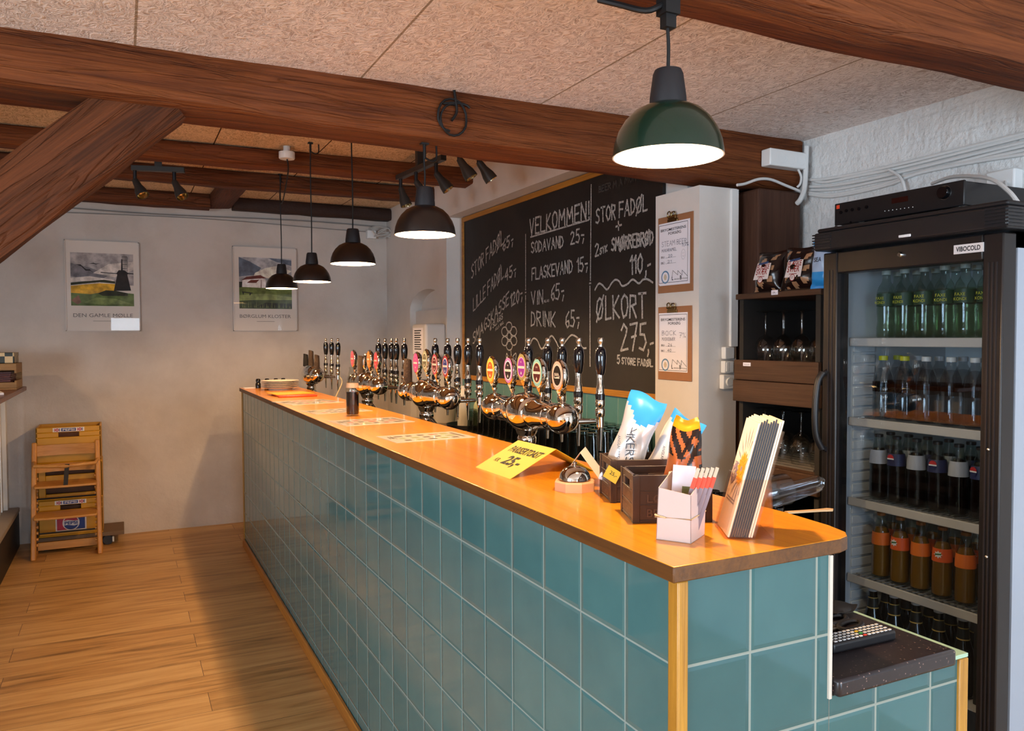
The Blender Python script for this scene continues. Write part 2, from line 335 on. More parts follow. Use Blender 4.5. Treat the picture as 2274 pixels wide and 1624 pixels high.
struct('floor',box(nb(),-5,2.1,-3.6,5.9,-.1,0),FLOOR)
struct('wall_back',box(nb(),-5.1,1.5,5.75,5.9,0,2.75),PLAST)
struct('wall_right',box(nb(),1.95,2.1,-3.6,1.75,0,2.6),BRICK)
struct('wall_right_pier',box(nb(),1.66,2.1,1.70,1.9,0,2.6),PLAST2)
struct('wall_bar',box(nb(),1.48,1.66,1.70,4.29,0,2.40),PLAST2)
struct('wall_pillar',box(nb(),1.42,1.625,1.545,1.852,0,2.165),PLAST2)
struct('wall_bulkhead',box(nb(),1.35,1.66,1.69,4.29,2.40,2.72),PLAST2)
# wall with the shallow arched niche
n0,n1,zs=4.32,5.12,1.745; cy=(n0+n1)/2; rr=(n1-n0)/2; kk=.16/rr
bm=box(nb(),1.35,1.66,4.29,n0,0,2.72); box(bm,1.35,1.66,n1,5.76,0,2.72)
N=14; arc=[(cy-rr*math.cos(PI*i/N),zs+kk*rr*math.sin(PI*i/N)) for i in range(N+1)]
prism(bm,[(a,b) for a,b in arc]+[(n1,2.72),(n0,2.72)],0,.31,M(((0,0,1,1.35),(1,0,0,0),(0,1,0,0),(0,0,0,1))))
box(bm,1.45,1.66,n0,n1,zs,zs+.2); box(bm,1.40,1.66,n0,n1,0,zs)
struct('wall_niche',bm,PLAST2)
bm=box(nb(),-5.1,.3,-3.7,-3.6,0,.95); box(bm,-5.1,.3,-3.7,-3.6,1.95,2.5); box(bm,.3,2.1,-3.7,-3.6,2.0,2.5); box(bm,.3,2.1,-3.7,-3.6,0,.1)
for a,b in ((-5.1,-1.0),(.1,.3)): box(bm,a,b,-3.7,-3.6,.95,1.95)
box(bm,1.1,2.1,-3.7,-3.6,.1,2.0)
struct('wall_rear',bm,PLAST)
bm=box(nb(),-5.1,-5,-3.6,-3.0,0,2.75); box(bm,-5.1,-5,-.4,5.9,0,2.75); box(bm,-5.1,-5,-3.0,-.4,0,.8); box(bm,-5.1,-5,-3.0,-.4,2.1,2.75)
struct('wall_left',bm,PLAST)
def window(name,bmf): struct(name,bmf,mat('window paint','E8E8E8',.4))
bm=nb()
for a,b,c,d in ((-1,.1,.95,.99),(-1,.1,1.91,1.95),(-1,-.96,.95,1.95),(.06,.1,.95,1.95),(-.47,-.43,.95,1.95)): box(bm,a,b,-3.68,-3.63,c,d)
window('window_1',bm)
bm=nb()
for a,b,c,d in ((.3,1.1,.1,.16),(.3,1.1,1.94,2.0),(.3,.36,.1,2.0),(1.04,1.1,.1,2.0),(.3,1.1,1.0,1.04)): box(bm,a,b,-3.68,-3.63,c,d)
window('window_2',bm)
bm=nb()
for a,b,c,d in ((-3,-.4,.8,.85),(-3,-.4,2.05,2.1),(-3,-2.95,.8,2.1),(-.45,-.4,.8,2.1),(-1.73,-1.67,.8,2.1)): box(bm,-5.08,-5.03,a,b,c,d)
window('window_3',bm)
struct('ceiling_front',box(nb(),-5,2.0,-3.6,1.55,2.39,2.5),CEILF)
bm=box(nb(),-5,1.66,1.62,5.8,2.66,2.76); struct('ceiling_back',bm,CEILB)
struct('trim_1',box(nb(),-5,1.66,1.52,1.64,2.36,2.72),PLAST2)          # upstand above the main beam
# ---------------------------------------------------------------- beams
def beam(name,a,b,w,h,m,label,roll=0,seg=.13,jit=.006):
    a,b=V(a),V(b); d=b-a; L=d.length; bm=nb(); n=max(3,int(L/seg)); prev=None; c=.016
    js=[[0,0] for _ in range(8)]
    for i in range(n+1):
        ring=[]
        for k,(y,z) in enumerate(((-w/2+c,-h/2),(w/2-c,-h/2),(w/2,-h/2+c),(w/2,h/2-c),(w/2-c,h/2),(-w/2+c,h/2),(-w/2,h/2-c),(-w/2,-h/2+c))):
            for q in (0,1): js[k][q]=max(-jit,min(jit,js[k][q]*.75+random.gauss(0,jit*.5)))
            ring.append(bm.verts.new((L*i/n,y+js[k][0],z+js[k][1])))
        if prev:
            for k in range(8): bm.faces.new((prev[k],prev[(k+1)%8],ring[(k+1)%8],ring[k]))
        else: bm.faces.new(ring[::-1])
        prev=ring
    bm.faces.new(prev)
    o=obj(name,bm,m,ang=50); x=d.normalized(); y=(V((0,0,1)).cross(x)).normalized(); z=x.cross(y)
    o.matrix_world=M(((x.x,y.x,z.x,a.x),(x.y,y.y,z.y,a.y),(x.z,y.z,z.z,a.z),(0,0,0,1)))
    return tag(o,label,'beam')
beam('ceiling_beam',(-4.9,1.58,2.42),(1.93,1.58,2.287),.20,.215,BEAM,'long rough hewn main ceiling beam crossing the photo above the bar',jit=.007)
beam('ceiling_beam',(-3.5,.162,2.31),(1.93,.162,2.31),.168,.22,BEAM,'reddish beam at the top right holding the green lamp')
beam('ceiling_joist',(-4.9,2.94,2.607),(1.37,2.94,2.607),.155,.105,BEAM,'ceiling joist just behind the main beam, nearest of the row')
beam('ceiling_joist',(-4.9,3.87,2.607),(1.37,3.87,2.607),.15,.105,BEAM,'second ceiling joist behind the main beam, beside the white ceiling rose')
beam('ceiling_joist',(-4.9,4.60,2.612),(1.37,4.60,2.605),.15,.10,BEAMD,'third ceiling joist, meeting the short trimmer piece')
beam('ceiling_joist',(-4.9,5.60,2.605),(-.14,5.60,2.605),.15,.105,BEAMD,'ceiling joist along the back wall, left of the trimmer')
beam('ceiling_joist',(.04,5.66,2.612),(1.37,5.66,2.602),.13,.10,mat('sooty wood','2E1A12',.7,bs=.4),'short dark joist along the back wall, right of the trimmer')
beam('joist_trimmer',(-.06,4.66,2.615),(-.06,5.68,2.615),.17,.09,BEAMD,'short trimmer beam joining the third joist to the back wall joist')
beam('diagonal_brace',(-.66,1.585,2.285),(-1.95,1.585,1.10),.135,.20,BEAMD,'wide diagonal timber brace under the main beam at the left')
beam('timber_post',(-2.02,1.585,0),(-2.02,1.585,2.30),.2,.2,BEAMD,'timber post below the diagonal brace')
# dark post at the right end of the main beam
bm=box(nb(),-.115,.13,-.08,.085,0,2.16)
o=obj('timber_post',bm,POSTM,bevel=.012); o.location=(1.785,1.54,0); tag(o,'dark brown timber post behind the crackling bags','post')
# ================================================================ bar
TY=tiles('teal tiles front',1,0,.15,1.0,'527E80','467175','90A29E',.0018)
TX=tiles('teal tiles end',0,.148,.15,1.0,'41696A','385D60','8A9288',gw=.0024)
OAK=wood('yellow oak trim','C08A2E','96641C',2,.45,1.2,.2,coat=.2)
OAKY=wood('orange oak trim','B8792F','8A5420',1,.45,1.2,.2)
TOP=wood('varnished counter wood','E8951A','CE7C12',1,.30,1.0,.05,coat=.35,rings=.9)
TOPE=wood('shaded counter edge wood','6E4419','482A0F',1,.5,1.0,.2)  # edge faces get less light: that shade is painted in as darker brown
GRT=mat('grey render','9A9488',.9)
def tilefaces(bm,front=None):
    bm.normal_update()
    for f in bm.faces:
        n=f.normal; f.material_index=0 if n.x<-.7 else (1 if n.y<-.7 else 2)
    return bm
bar=thing('bar_counter','long bar counter front clad in teal tiles with oak trims','bar counter',(0,0,0))
bm=box(nb(),0,.33,-.148,4.94,.0,1.141)
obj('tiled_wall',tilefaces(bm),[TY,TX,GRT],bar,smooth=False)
obj('corner_trim',box(nb(),-.006,.015,-.155,-.128,0,1.141),OAK,bar,bevel=.003)
obj('corner_trim',box(nb(),-.006,.012,4.925,4.948,0,1.140),OAK,bar,bevel=.003)
obj('base_trim',box(nb(),-.016,-.001,-.134,4.92,0,.058),OAKY,bar,bevel=.004)
obj('edge_profile',box(nb(),.326,.333,-.153,-.1,.885,1.141),mat('cream profile','CFC6B8',.5),bar,bevel=.001)
ct=thing('bar_countertop','long varnished orange wood bar top with rounded end','countertop',(0,0,1.142))
poly=[(-.02,-.162),(.350,-.152),(.378,-.143),(.400,-.120),(.414,-.07),(.425,.05),(.412,.5),(.394,1.6),(.385,3.6),(.38,4.93),(-.022,4.93)]
bm=prism(nb(),poly,0,.026); bm.normal_update()
for f in bm.faces: f.material_index=0 if f.normal.z>.7 else 1
obj('slab',bm,[TOP,TOPE],ct,bevel=.0025)
wc=thing('service_cabinet','low cabinet behind the bar with teal tiled end','cabinet',(0,0,0))
bm=box(nb(),.3305,.662,-.149,4.9,0,.888); box(bm,.662,.698,-.149,.30,0,.893)
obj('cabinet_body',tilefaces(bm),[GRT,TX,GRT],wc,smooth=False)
obj('cap_tile',box(nb(),.662,.702,-.154,.30,.894,.902),mat('pale green glaze','A9C9AE',.15),wc,bevel=.001)
obj('corner_trim',box(nb(),.676,.702,-.155,-.135,0,.893),OAK,wc,bevel=.002)
m,t,p=base('speckled stone'); v=nn(t,'ShaderNodeTexVoronoi',i_Scale=110.0); t.links.new(coords(t),v.inputs[0])
t.links.new(ramp(t,v.outputs[0],[(.0,'C9AE9C'),(.10,'8A6E62'),(.16,'33292A'),(.4,'262022')]),p.inputs['Base Color']); p.inputs['Roughness'].default_value=.3
o=obj('worktop',box(nb(),.337,.652,-.165,4.92,.889,.921),[m],bevel=.006); tag(o,'dark speckled stone worktop behind the tall bar front','worktop')
# ================================================================ pendant lamps
GREEN=mat('green enamel','0C2A1F',.25,coat=.4); BLK=mat('brown black enamel','1E1714',.35,coat=.2); INNER=mat('white enamel','F6F1E4',.5)
CAPM=mat('lamp cap','1C1C20',.55); CORD=mat('black cord','0B0B0C',.6); BULB=mat('lit bulb','FFE9B8',.4,emis=9)
def pendant(loc,ztop,label,shade,kind='ceiling',pw=1):
    t=thing('pendant_lamp',label,'lamp',loc,group='pendant lamps above the bar')
    outer=[(.1085,0),(.1075,.010),(.1045,.028),(.097,.049),(.084,.070),(.066,.088),(.044,.099),(.034,.102)]
    inner=[(.034,.0985),(.043,.0965),(.064,.086),(.081,.068),(.094,.048),(.1015,.028),(.1045,.010),(.1055,0.0)]
    bm=lathe(nb(),outer+inner+[outer[0]],48,mis=[0]*8+[1]*8); obj('shade',bm,[shade,INNER],t)
    obj('cap',lathe(nb(),[(0,.10),(.036,.10),(.0355,.115),(.0295,.160),(.026,.168),(0,.169)],28),CAPM,t)
    obj('bulb',lathe(nb(),[(0,.094),(.012,.094),(.013,.082),(.022,.066),(.0235,.057),(.018,.047),(0,.043)],18),BULB,t)
    h=ztop-loc[2]; pts=[(0,0,.168),(.001,0,.168+(h-.168)*.3),(-.0015,.001,.168+(h-.168)*.65),(0,0,h-.005)]
    obj('cord',tube(nb(),smooth_path(pts,5),.0035,8),CORD,t)
    bm=nb()
    if kind=='plug':
        prism(bm,[(-.012,-.010),(.012,-.010),(.012,.010),(-.012,.010)],h-.075,h-.002); box(bm,-.017,.017,-.016,.016,h-.05,h-.001)
        tube(bm,smooth_path([(-.012,0,h-.03),(-.045,.01,h-.045),(-.075,.06,h-.02),(-.10,.095,h-.002)],5),.006,8)
    else:
        tube(bm,[(0,0,h-.055),(0,0,h-.001)],.006,8); box(bm,-.014,.014,-.01,.01,h-.006,h); 
        tube(bm,smooth_path([(0,0,h-.05),(.03,.01,h-.058),(.05,.015,h-.045),(.052,.02,h-.001)],5),.0035,6)
    obj('ceiling_hook',bm,CORD,t)
    l=bpy.data.lights.new('lamp_light','POINT'); l.energy=LAMP_W*pw; l.color=LAMP_COL; l.shadow_soft_size=.018
    lo=bpy.data.objects.new('lamp_light',l); COL.objects.link(lo); lo.parent=t; lo.location=(0,0,.030)
    return t
pendant((.19,.134,1.878),2.202,'dark green dome pendant lamp nearest the camera','GREEN' and GREEN,'plug')
pendant((.191,1.535,1.889),2.212,'black dome pendant lamp hanging from the main beam',BLK)
pendant((.227,2.653,1.883),2.657,'black dome pendant lamp third from the right',BLK)
pendant((.219,3.543,1.854),2.657,'black dome pendant lamp second from the left',BLK,pw=.75)
pendant((.218,4.518,1.871),2.657,'smallest looking black pendant lamp in front of the second poster',BLK,pw=.5)
pendant((-2.05,4.3,1.93),2.657,'black dome pendant lamp over the seating side',BLK,pw=.3)
p0=onY(3.70,637,347)
t=thing('ceiling_rose','round white ceiling rose feeding the farthest lamp','ceiling rose',(p0.x,p0.y,2.585))
obj('rose_body',lathe(nb(),[(0,0),(.043,0),(.046,.004),(.046,.04),(.02,.042),(.02,.0745),(0,.0745)],28),WHITE,t)
q=V((.218,4.518,2.60))-V((p0.x,p0.y,2.585))
obj('feed_cord',tube(nb(),smooth_path([(0,0,.004),(q.x*.2,q.y*.1,-.06),(q.x*.7,q.y*.7,-.16),(q.x*.96,q.y,-.09),(q.x+.004,q.y,q.z+.02)],6),.004,6),CORD,t)
# ---------------------------------------------------------------- spotlights on the ceiling
GUN=mat('graphite metal','3A3734',.45,.3); REFL=mat('spot reflector','C8B890',.25,1)
def spot(parent,loc,rot):
    bm=lathe(nb(),[(0,.0),(.017,.0),(.020,-.02),(.022,-.045),(.034,-.085),(.037,-.118),(.033,-.118),(.029,-.085),(.0,-.07)],20,mis=[0]*5+[0,1,1])
    mm=M.Translation(loc)@M.Rotation(rot[2],4,'Z')@M.Rotation(rot[0],4,'X')@M.Rotation(rot[1],4,'Y')@M.Translation((0,0,0))
    bm.transform(mm); h=obj('spot_head',bm,[GUN,REFL],parent)
    b2=nb(); tube(b2,[V(loc)+V((0,0,.055)),V(loc)+V((0,0,-.012))],.011,10); 
    obj('bracket',b2,BLACK,h)
def track(a,b,label,heads,drop=.06,g='ceiling spotlight tracks'):
    a,b=V(a),V(b); t=thing('spotlight_track',label,'spotlight',a,group=g); d=b-a; L=d.length; ang=math.atan2(d.y,d.x)
    bm=box(nb(),0,L,-.018,.018,-.03,0); bm.transform(M.Rotation(ang,4,'Z')); obj('rail',bm,GUN,t,bevel=.002)
    obj('ceiling_mount',box(nb(),d.x/2-.02,d.x/2+.02,d.y/2-.02,d.y/2+.02,-.002,2.662-a.z),GUN,t)
    for f,rot in heads:
        p=d*f; spot(t,(p.x,p.y,-.085),rot)
    return t
pa=onZ(2.54,292,372); pb=onZ(2.54,410,377)
track((pa.x,pa.y,2.552),(pb.x+.0,pb.y,2.552),'two head spotlight track near the diagonal brace',[(.06,(-.55,-.25,.2)),(.80,(-.55,-.25,.2))])
pa=onZ(2.60,884,374); pb=onZ(2.60,985,326)
track((pa.x,pa.y,2.555),(pb.x,pb.y,2.555),'three head spotlight track behind the large black lamp',[(.06,(-.2,-.25,0)),(.42,(-.35,-.5,0)),(.85,(-.35,-.55,0))])
pa=onZ(2.54,1010,322); pb=onZ(2.54,1070,330)
track((pa.x-.04,pa.y-.02,2.552),(pb.x,pb.y,2.552),'two head spotlight track peeking out under the main beam',[(.3,(-.3,-.5,0)),(.9,(-.2,-.6,0))])
# coil of black cable tied on the main beam
c=onY(1.474,1003,262); pts=[]
for k in range(30):
    a=k/29*2*PI*1.55+1.2; r=.052-.010*math.sin(a*.7); pts.append((c.x+r*math.cos(a)*.95-.008*(k/29),1.470-.006*(k%5)/5,c.z-.002+r*1.12*math.sin(a)))
bm=tube(nb(),pts,.0042,7); tube(bm,smooth_path([(c.x+.008,1.468,c.z+.095),(c.x+.012,1.466,c.z+.06),(c.x+.016,1.466,c.z+.02),(c.x-.004,1.464,c.z-.012)],5),.005,7)
tube(bm,smooth_path([(c.x-.035,1.468,c.z+.045),(c.x+.01,1.466,c.z+.052),(c.x+.05,1.468,c.z+.050),(c.x+.066,1.466,c.z+.040)],5),.0045,7)
o=obj('coiled_cable',bm,CORD); tag(o,'coil of black cable tied to the face of the main beam','cable')
# ================================================================ back wall: posters
def flat(bm,pts,m,mi,z): return addf(bm,[(a,b,z) for a,b in pts],[tuple(range(len(pts)))],m,mi)
def poster(tl,br,label,title,art,cols,sub):
    w=br[0]-tl[0]; h=tl[2]-br[2]; t=thing('framed_poster',label,'poster',(tl[0],5.748,br[2]),group='travel posters on the back wall')
    mats=[mat('art_'+c,c,.7,var=''.join('%02X'%min(255,int(int(c[i:i+2],16)*1.35+8)) for i in (0,2,4)),vs=22) for c in cols]
    obj('backing_sheet',box(nb(),0,w,-.012,-.002,0,h),mat('poster paper','DCD2C8',.8),t)
    bm=nb(); F=FY((0,-.0125,0)); art(bm,F,w,h); obj('picture',bm,mats,t,smooth='')
    obj('title',text_bm(title,h*.040,FY((w*.5,-.0128,h*.155)),width=w*.80),mat('faded ink','6E6864',.8),t,smooth='')
    bm=nb(); box(bm,w*.36,w*.64,-.0132,-.0125,h*.110,h*.114); obj('subtitle_line',bm,mat('faded ink','6E6864',.8),t)
    bm=nb()
    for a in ((0,w,0,.006),(0,w,h-.006,h)): box(bm,a[0],a[1],-.020,-.001,a[2],a[3])
    for a in ((0,.006),(w-.006,w)): box(bm,a[0],a[1],-.020,-.001,0,h)
    obj('frame',bm,mat('clear frame edge','CFC4BA',.3),t)
    obj('glazing',box(nb(),.006,w-.006,-.0175,-.0165,.006,h-.006),clear('poster glazing','FFFFFF',.10,.01),t)
def art1(bm,F,w,h):
    x0,x1,y0,y1=w*.075,w*.92,h*.28,h*.865; X=lambda a:x0+(x1-x0)*a; Yy=lambda b:y0+(y1-y0)*b; n=[0]
    def P(mi,*pts):
        n[0]+=1; flat(bm,[(X(a),Yy(b)) for a,b in pts],F,mi,.0002*n[0]*.3)
    P(0,(0,.40),(1,.40),(1,1),(0,1)); P(1,(0,.55),(.45,.48),(.62,.6),(.30,.72),(0,.80)); P(2,(.35,.62),(.7,.55),(1,.7),(1,.86),(.6,.8))
    P(2,(0,.40),(.7,.40),(.68,.50),(.3,.56),(0,.52))
    P(3,(0,.22),(.72,.22),(.72,.42),(.45,.43),(.2,.40),(0,.37)); P(4,(0,0),(1,0),(1,.24),(.6,.28),(.3,.22),(0,.24))
    P(5,(0,.38),(.2,.415),(.45,.45),(.7,.43),(.7,.47),(.52,.50),(.3,.47),(.12,.45),(0,.43))
    P(6,(.2,.06),(.5,.02),(.95,.05),(.7,.14),(.4,.16)); P(5,(.42,.24),(.55,.30),(.72,.29),(.9,.25),(.9,.20),(.5,.19)); P(7,(.0,.10),(.12,.2),(.16,.06),(.1,.02))
    P(8,(.675,.29),(.735,.60),(.725,.63),(.76,.69),(.85,.69),(.915,.64),(.90,.60),(.955,.30)); P(8,(.795,.62),(.805,.90),(.825,.90),(.83,.62)); P(8,(.47,.645),(.79,.625),(.79,.61),(.47,.630)); P(8,(.86,.64),(1,.635),(1,.615),(.86,.620))
    for a in (.82,.845,.87,.895): P(8,(a,.66),(a,.95),(a+.006,.95),(a+.006,.66))
    for b in (.72,.80,.88,.945): P(8,(.815,b),(.815,b+.008),(.9,b+.008),(.9,b))
    P(8,(.08,.78),(.16,.775),(.22,.71),(.25,.69),(.30,.69),(.37,.61),(.31,.665),(.235,.66),(.17,.74)); P(8,(.28,.79),(.36,.815),(.40,.80),(.47,.81),(.40,.785),(.36,.795))
def art2(bm,F,w,h):
    x0,x1,y0,y1=w*.095,w*.92,h*.265,h*.875; X=lambda a:x0+(x1-x0)*a; Yy=lambda b:y0+(y1-y0)*b; n=[0]
    def P(mi,*pts):
        n[0]+=1; flat(bm,[(X(a),Yy(b)) for a,b in pts],F,mi,.0002*n[0]*.3)
    P(0,(0,.40),(1,.40),(1,1),(0,1)); P(1,(0,.62),(.3,.66),(.42,.8),(.2,.92),(0,1)); P(1,(.55,1),(1,.97),(1,.86),(.7,.93)); P(2,(.25,.58),(.8,.62),(1,.75),(.75,.86),(.5,.80),(.3,.70))
    P(4,(0,.2),(1,.2),(1,.40),(.4,.42),(0,.42)); P(5,(0,0),(1,0),(1,.22),(.5,.27),(0,.25)); P(6,(0,.26),(.5,.30),(1,.24),(1,.18),(.3,.17),(0,.15)); P(8,(.3,.03),(1,.02),(1,.10),(.5,.12))
    P(9,(.06,.42),(.40,.41),(.50,.41),(.50,.57),(.42,.60),(.14,.57),(.06,.55)); P(7,(.04,.55),(.14,.62),(.40,.66),(.52,.60),(.42,.595),(.12,.565)); P(7,(.14,.50),(.22,.56),(.38,.57),(.32,.505)); P(3,(.405,.41),(.41,.57),(.42,.57),(.42,.41)); P(9,(.50,.41),(.62,.41),(.62,.47),(.50,.50)); P(8,(.5,.5),(.56,.55),(.63,.53),(.63,.47)); P(8,(0,.41),(.05,.41),(.06,.52),(0,.52)); P(8,(.05,.335),(.25,.31),(.25,.30),(.22,.29),(.21,.26),(.19,.26),(.19,.30),(.09,.31),(.08,.27),(.07,.27))
    for k in range(26):
        a=.02+k*.037+.01*math.sin(k*3.1); b=.12+.05*math.sin(k*1.7)
        P(6 if k%3 else 5,(a,.02),(a+.006,b),(a+.012,.02))
C1=['8C8583','625F63','B1A69E','B98B24','4C5A2E','26291A','647040','6A4A3A','1F1B1B','D8CFC9']
C2=['8E8C8E','4F5663','C4B7AA','5C4638','55602F','39422A','707A48','5A2B25','22241C','D4C6BE']
poster(V((-1.161,0,2.276)),V((-.652,0,1.588)),'poster of a windmill under glass, left of the two posters','DEN GAMLE MØLLE',art1,C1,'')
poster(V((.041,0,2.283)),V((.555,0,1.59)),'poster of a white church under glass, behind the far pendant lamps','BØRGLUM KLOSTER',art2,C2,'')
# cables along the top of the back wall
for k,(z,r,s) in enumerate(((2.515,.006,'grey'),(2.48,.004,'white'))):
    pts=[(x,5.742,z+.012*math.sin(x*2.3+k*2)-.006*x) for x in [-3+.25*i for i in range(18)]]
    o=obj('wall_cable',tube(nb(),pts,r,6),mat('grey cable','8C8884',.6)); tag(o,['thicker grey cable along the top of the back wall','thin grey cable sagging just below the thicker one'][k],'cable')
a=V((1.26,5.66,2.45)); pts=[a+V((random.uniform(-.10,.12),-.0-random.uniform(0,.05),random.uniform(-.05,.05))) for _ in range(14)]
o=obj('cable_tangle',tube(nb(),smooth_path(pts,5),.006,6),mat('pale cable','B9B4AE',.6)); tag(o,'tangle of pale cables at the end of the back wall joist','cable')
bm=box(nb(),1.16,1.24,5.69,5.75,2.40,2.47); o=obj('junction_box',bm,WHITE,bevel=.004); tag(o,'small white junction box under the cable tangle on the back wall','junction box')
# ================================================================ chalkboard
FRW=wood('board frame wood','B57A24','8A5816',1,.5,1.2,.2)
cb=thing('chalkboard','large wall chalkboard menu with wooden frame','chalkboard',(1.478,0,0))
m,t_,p=base('chalkboard'); n=nn(t_,'ShaderNodeTexNoise',i_Scale=3.0,i_Detail=6.0,i_Roughness=.7); t_.links.new(coords(t_),n.inputs[0])
t_.links.new(ramp(t_,n.outputs[0],[(.4,'0F0D0D'),(.75,'201D1C')]),p.inputs['Base Color']); p.inputs['Roughness'].default_value=.6
obj('board_panel',box(nb(),-.020,-.002,1.853,4.215,1.255,2.365),m,cb)
bm=box(nb(),-.028,-.002,1.853,4.245,1.225,1.258); obj('frame_rail',bm,FRW,cb,bevel=.002)
bm=box(nb(),-.028,-.002,1.853,4.245,2.362,2.395); obj('frame_rail',bm,FRW,cb,bevel=.002)
bm=box(nb(),-.028,-.002,4.212,4.245,1.258,2.362); obj('frame_stile',bm,FRW,cb,bevel=.002)
m,t_,p=base('chalk'); n=nn(t_,'ShaderNodeTexNoise',i_Scale=160.0,i_Detail=2.0); t_.links.new(coords(t_),n.inputs[0])
t_.links.new(ramp(t_,n.outputs[0],[(.3,'6E6B68'),(.62,'BDB9B4')]),p.inputs['Base Color']); p.inputs['Roughness'].default_value=.95; CHALK=m
FAINT=mat('faint chalk','45413E',.95)
BX=1.457
def bpt(cx,cy): q=onX(BX,1000+cx/2.953,350+cy/2.953); return V((q.x-1.478,q.y,q.z))
def chalk(s,a,b,hpx,w=.0085,m=CHALK):
    a3=bpt(*a); b3=bpt(*b); up=bpt(a[0],a[1]-hpx)-a3; h=up.length
    d=b3-a3; x=d.normalized(); y=V((0,0,1)); n=V((-1,0,0))
    mm=M(((x.x,y.x,n.x,a3.x-.0012),(x.y,y.y,n.y,a3.y),(x.z,y.z,n.z,a3.z),(0,0,0,1)))
    obj('chalk_lettering',hand(nb(),s,d.length,h,w,mm),m,cb,smooth='')
def stroke(lines,w=.007,m=CHALK,name='chalk_drawing'):
    bm=nb(); F=frame((-.0222,0,0),(0,-1,0),(0,0,1))
    for l in lines:
        pts=[bpt(*q) for q in l]; ribbon(bm,[(-q.y,q.z) for q in pts],w,F)
    obj(name,bm,m,cb,smooth='')
def cr(pts,k=6): return [(q.x,q.y) for q in smooth_path([(a,b,0) for a,b in pts],k)]
for a in (('STOR FADØL',(140,795),(350,560),85,.011),('65;',(345,612),(412,572),72,.011),('LILLE FADØL',(152,1008),(352,780),80,.011),('45;',(360,808),(430,768),70,.011),('SMAGSKASSE',(150,1225),(385,955),72,.011),('120;',(396,978),(472,935),80,.011),
  ('6 SLAGS',(262,1135),(345,1055),34,.008),("A'LA 10CL",(297,1137),(352,1085),16,.005),('VELKOMMEN!',(522,508),(912,405),100,.012),('SODAVAND',(532,628),(742,585),68,.010),('25;',(790,572),(876,548),82,.010),('FLASKEVAND',(537,803),(802,752),74,.010),('15;',(832,752),(900,738),90,.010),
  ('VIN',(532,966),(608,955),84,.010),('GLAS',(616,950),(648,945),14,.004),('65;',(662,938),(745,925),98,.010),('DRINK',(532,1104),(690,1108),90,.010),('65;',(757,1117),(845,1108),105,.010),
  ('STOR FADØL',(957,432),(1293,345),92,.010),('+',(1088,490),(1122,480),75,.010),('2',(952,645),(975,640),78,.010),('STK',(982,636),(1030,612),38,.009),('SMØRREBRØD',(1060,612),(1332,568),80,.011),('110',(1182,768),(1260,755),118,.011),(',-',(1280,762),(1312,745),105,.011),
  ('ØLKORT',(962,1062),(1285,1046),140,.012),('275',(1122,1268),(1285,1262),168,.012),(',-',(1296,1275),(1332,1270),120,.011),('5',(1096,1350),(1112,1350),52,.008),('STORE FADØL',(1126,1352),(1328,1372),40,.008)): chalk(*a)
chalk('VER',(540,1362),(602,1358),75,.007,FAINT); chalk('PSER',(758,1362),(838,1360),70,.007,FAINT); chalk('> BEER M A MONTH',(955,238),(1270,130),40,.006,FAINT)
stroke([[(495,505),(495,868)],[(495,905),(494,1245)],[(492,886),(498,884)],[(925,180),(920,805)],[(917,845),(918,1368)],[(914,826),(922,824)],[(528,522),(908,410)]],.009,name='chalk_lines')
stroke([cr([(522,1232),(545,1188),(572,1200),(600,1255),(632,1215),(665,1170),(695,1205),(722,1250),(760,1205),(800,1165),(845,1190),(868,1245),(895,1250)]),cr([(950,868),(975,828),(1000,838),(1030,866),(1060,825),(1085,802),(1110,812),(1130,842),(1165,830),(1200,800),(1240,825),(1270,800),(1300,800),(1332,820)])],.010,name='chalk_wave')
fl=[]
for k in range(6):
    a=k*PI/3+.5; c=(388+34*math.cos(a),1172+62*math.sin(a)); fl.append(cr([(c[0]+20*math.cos(b),c[1]+30*math.sin(b)) for b in [i*PI/4 for i in range(9)]],3))
fl+= [cr([(388+13*math.cos(b),1172+24*math.sin(b)) for b in [i*PI/4 for i in range(9)]],3),cr([(398,1270),(402,1320),(395,1372)]),cr([(395,1372),(370,1330),(372,1285),(388,1330),(395,1372)]),cr([(395,1372),(410,1310),(432,1285),(428,1330),(395,1372)])]
stroke(fl,.008,name='chalk_flower')
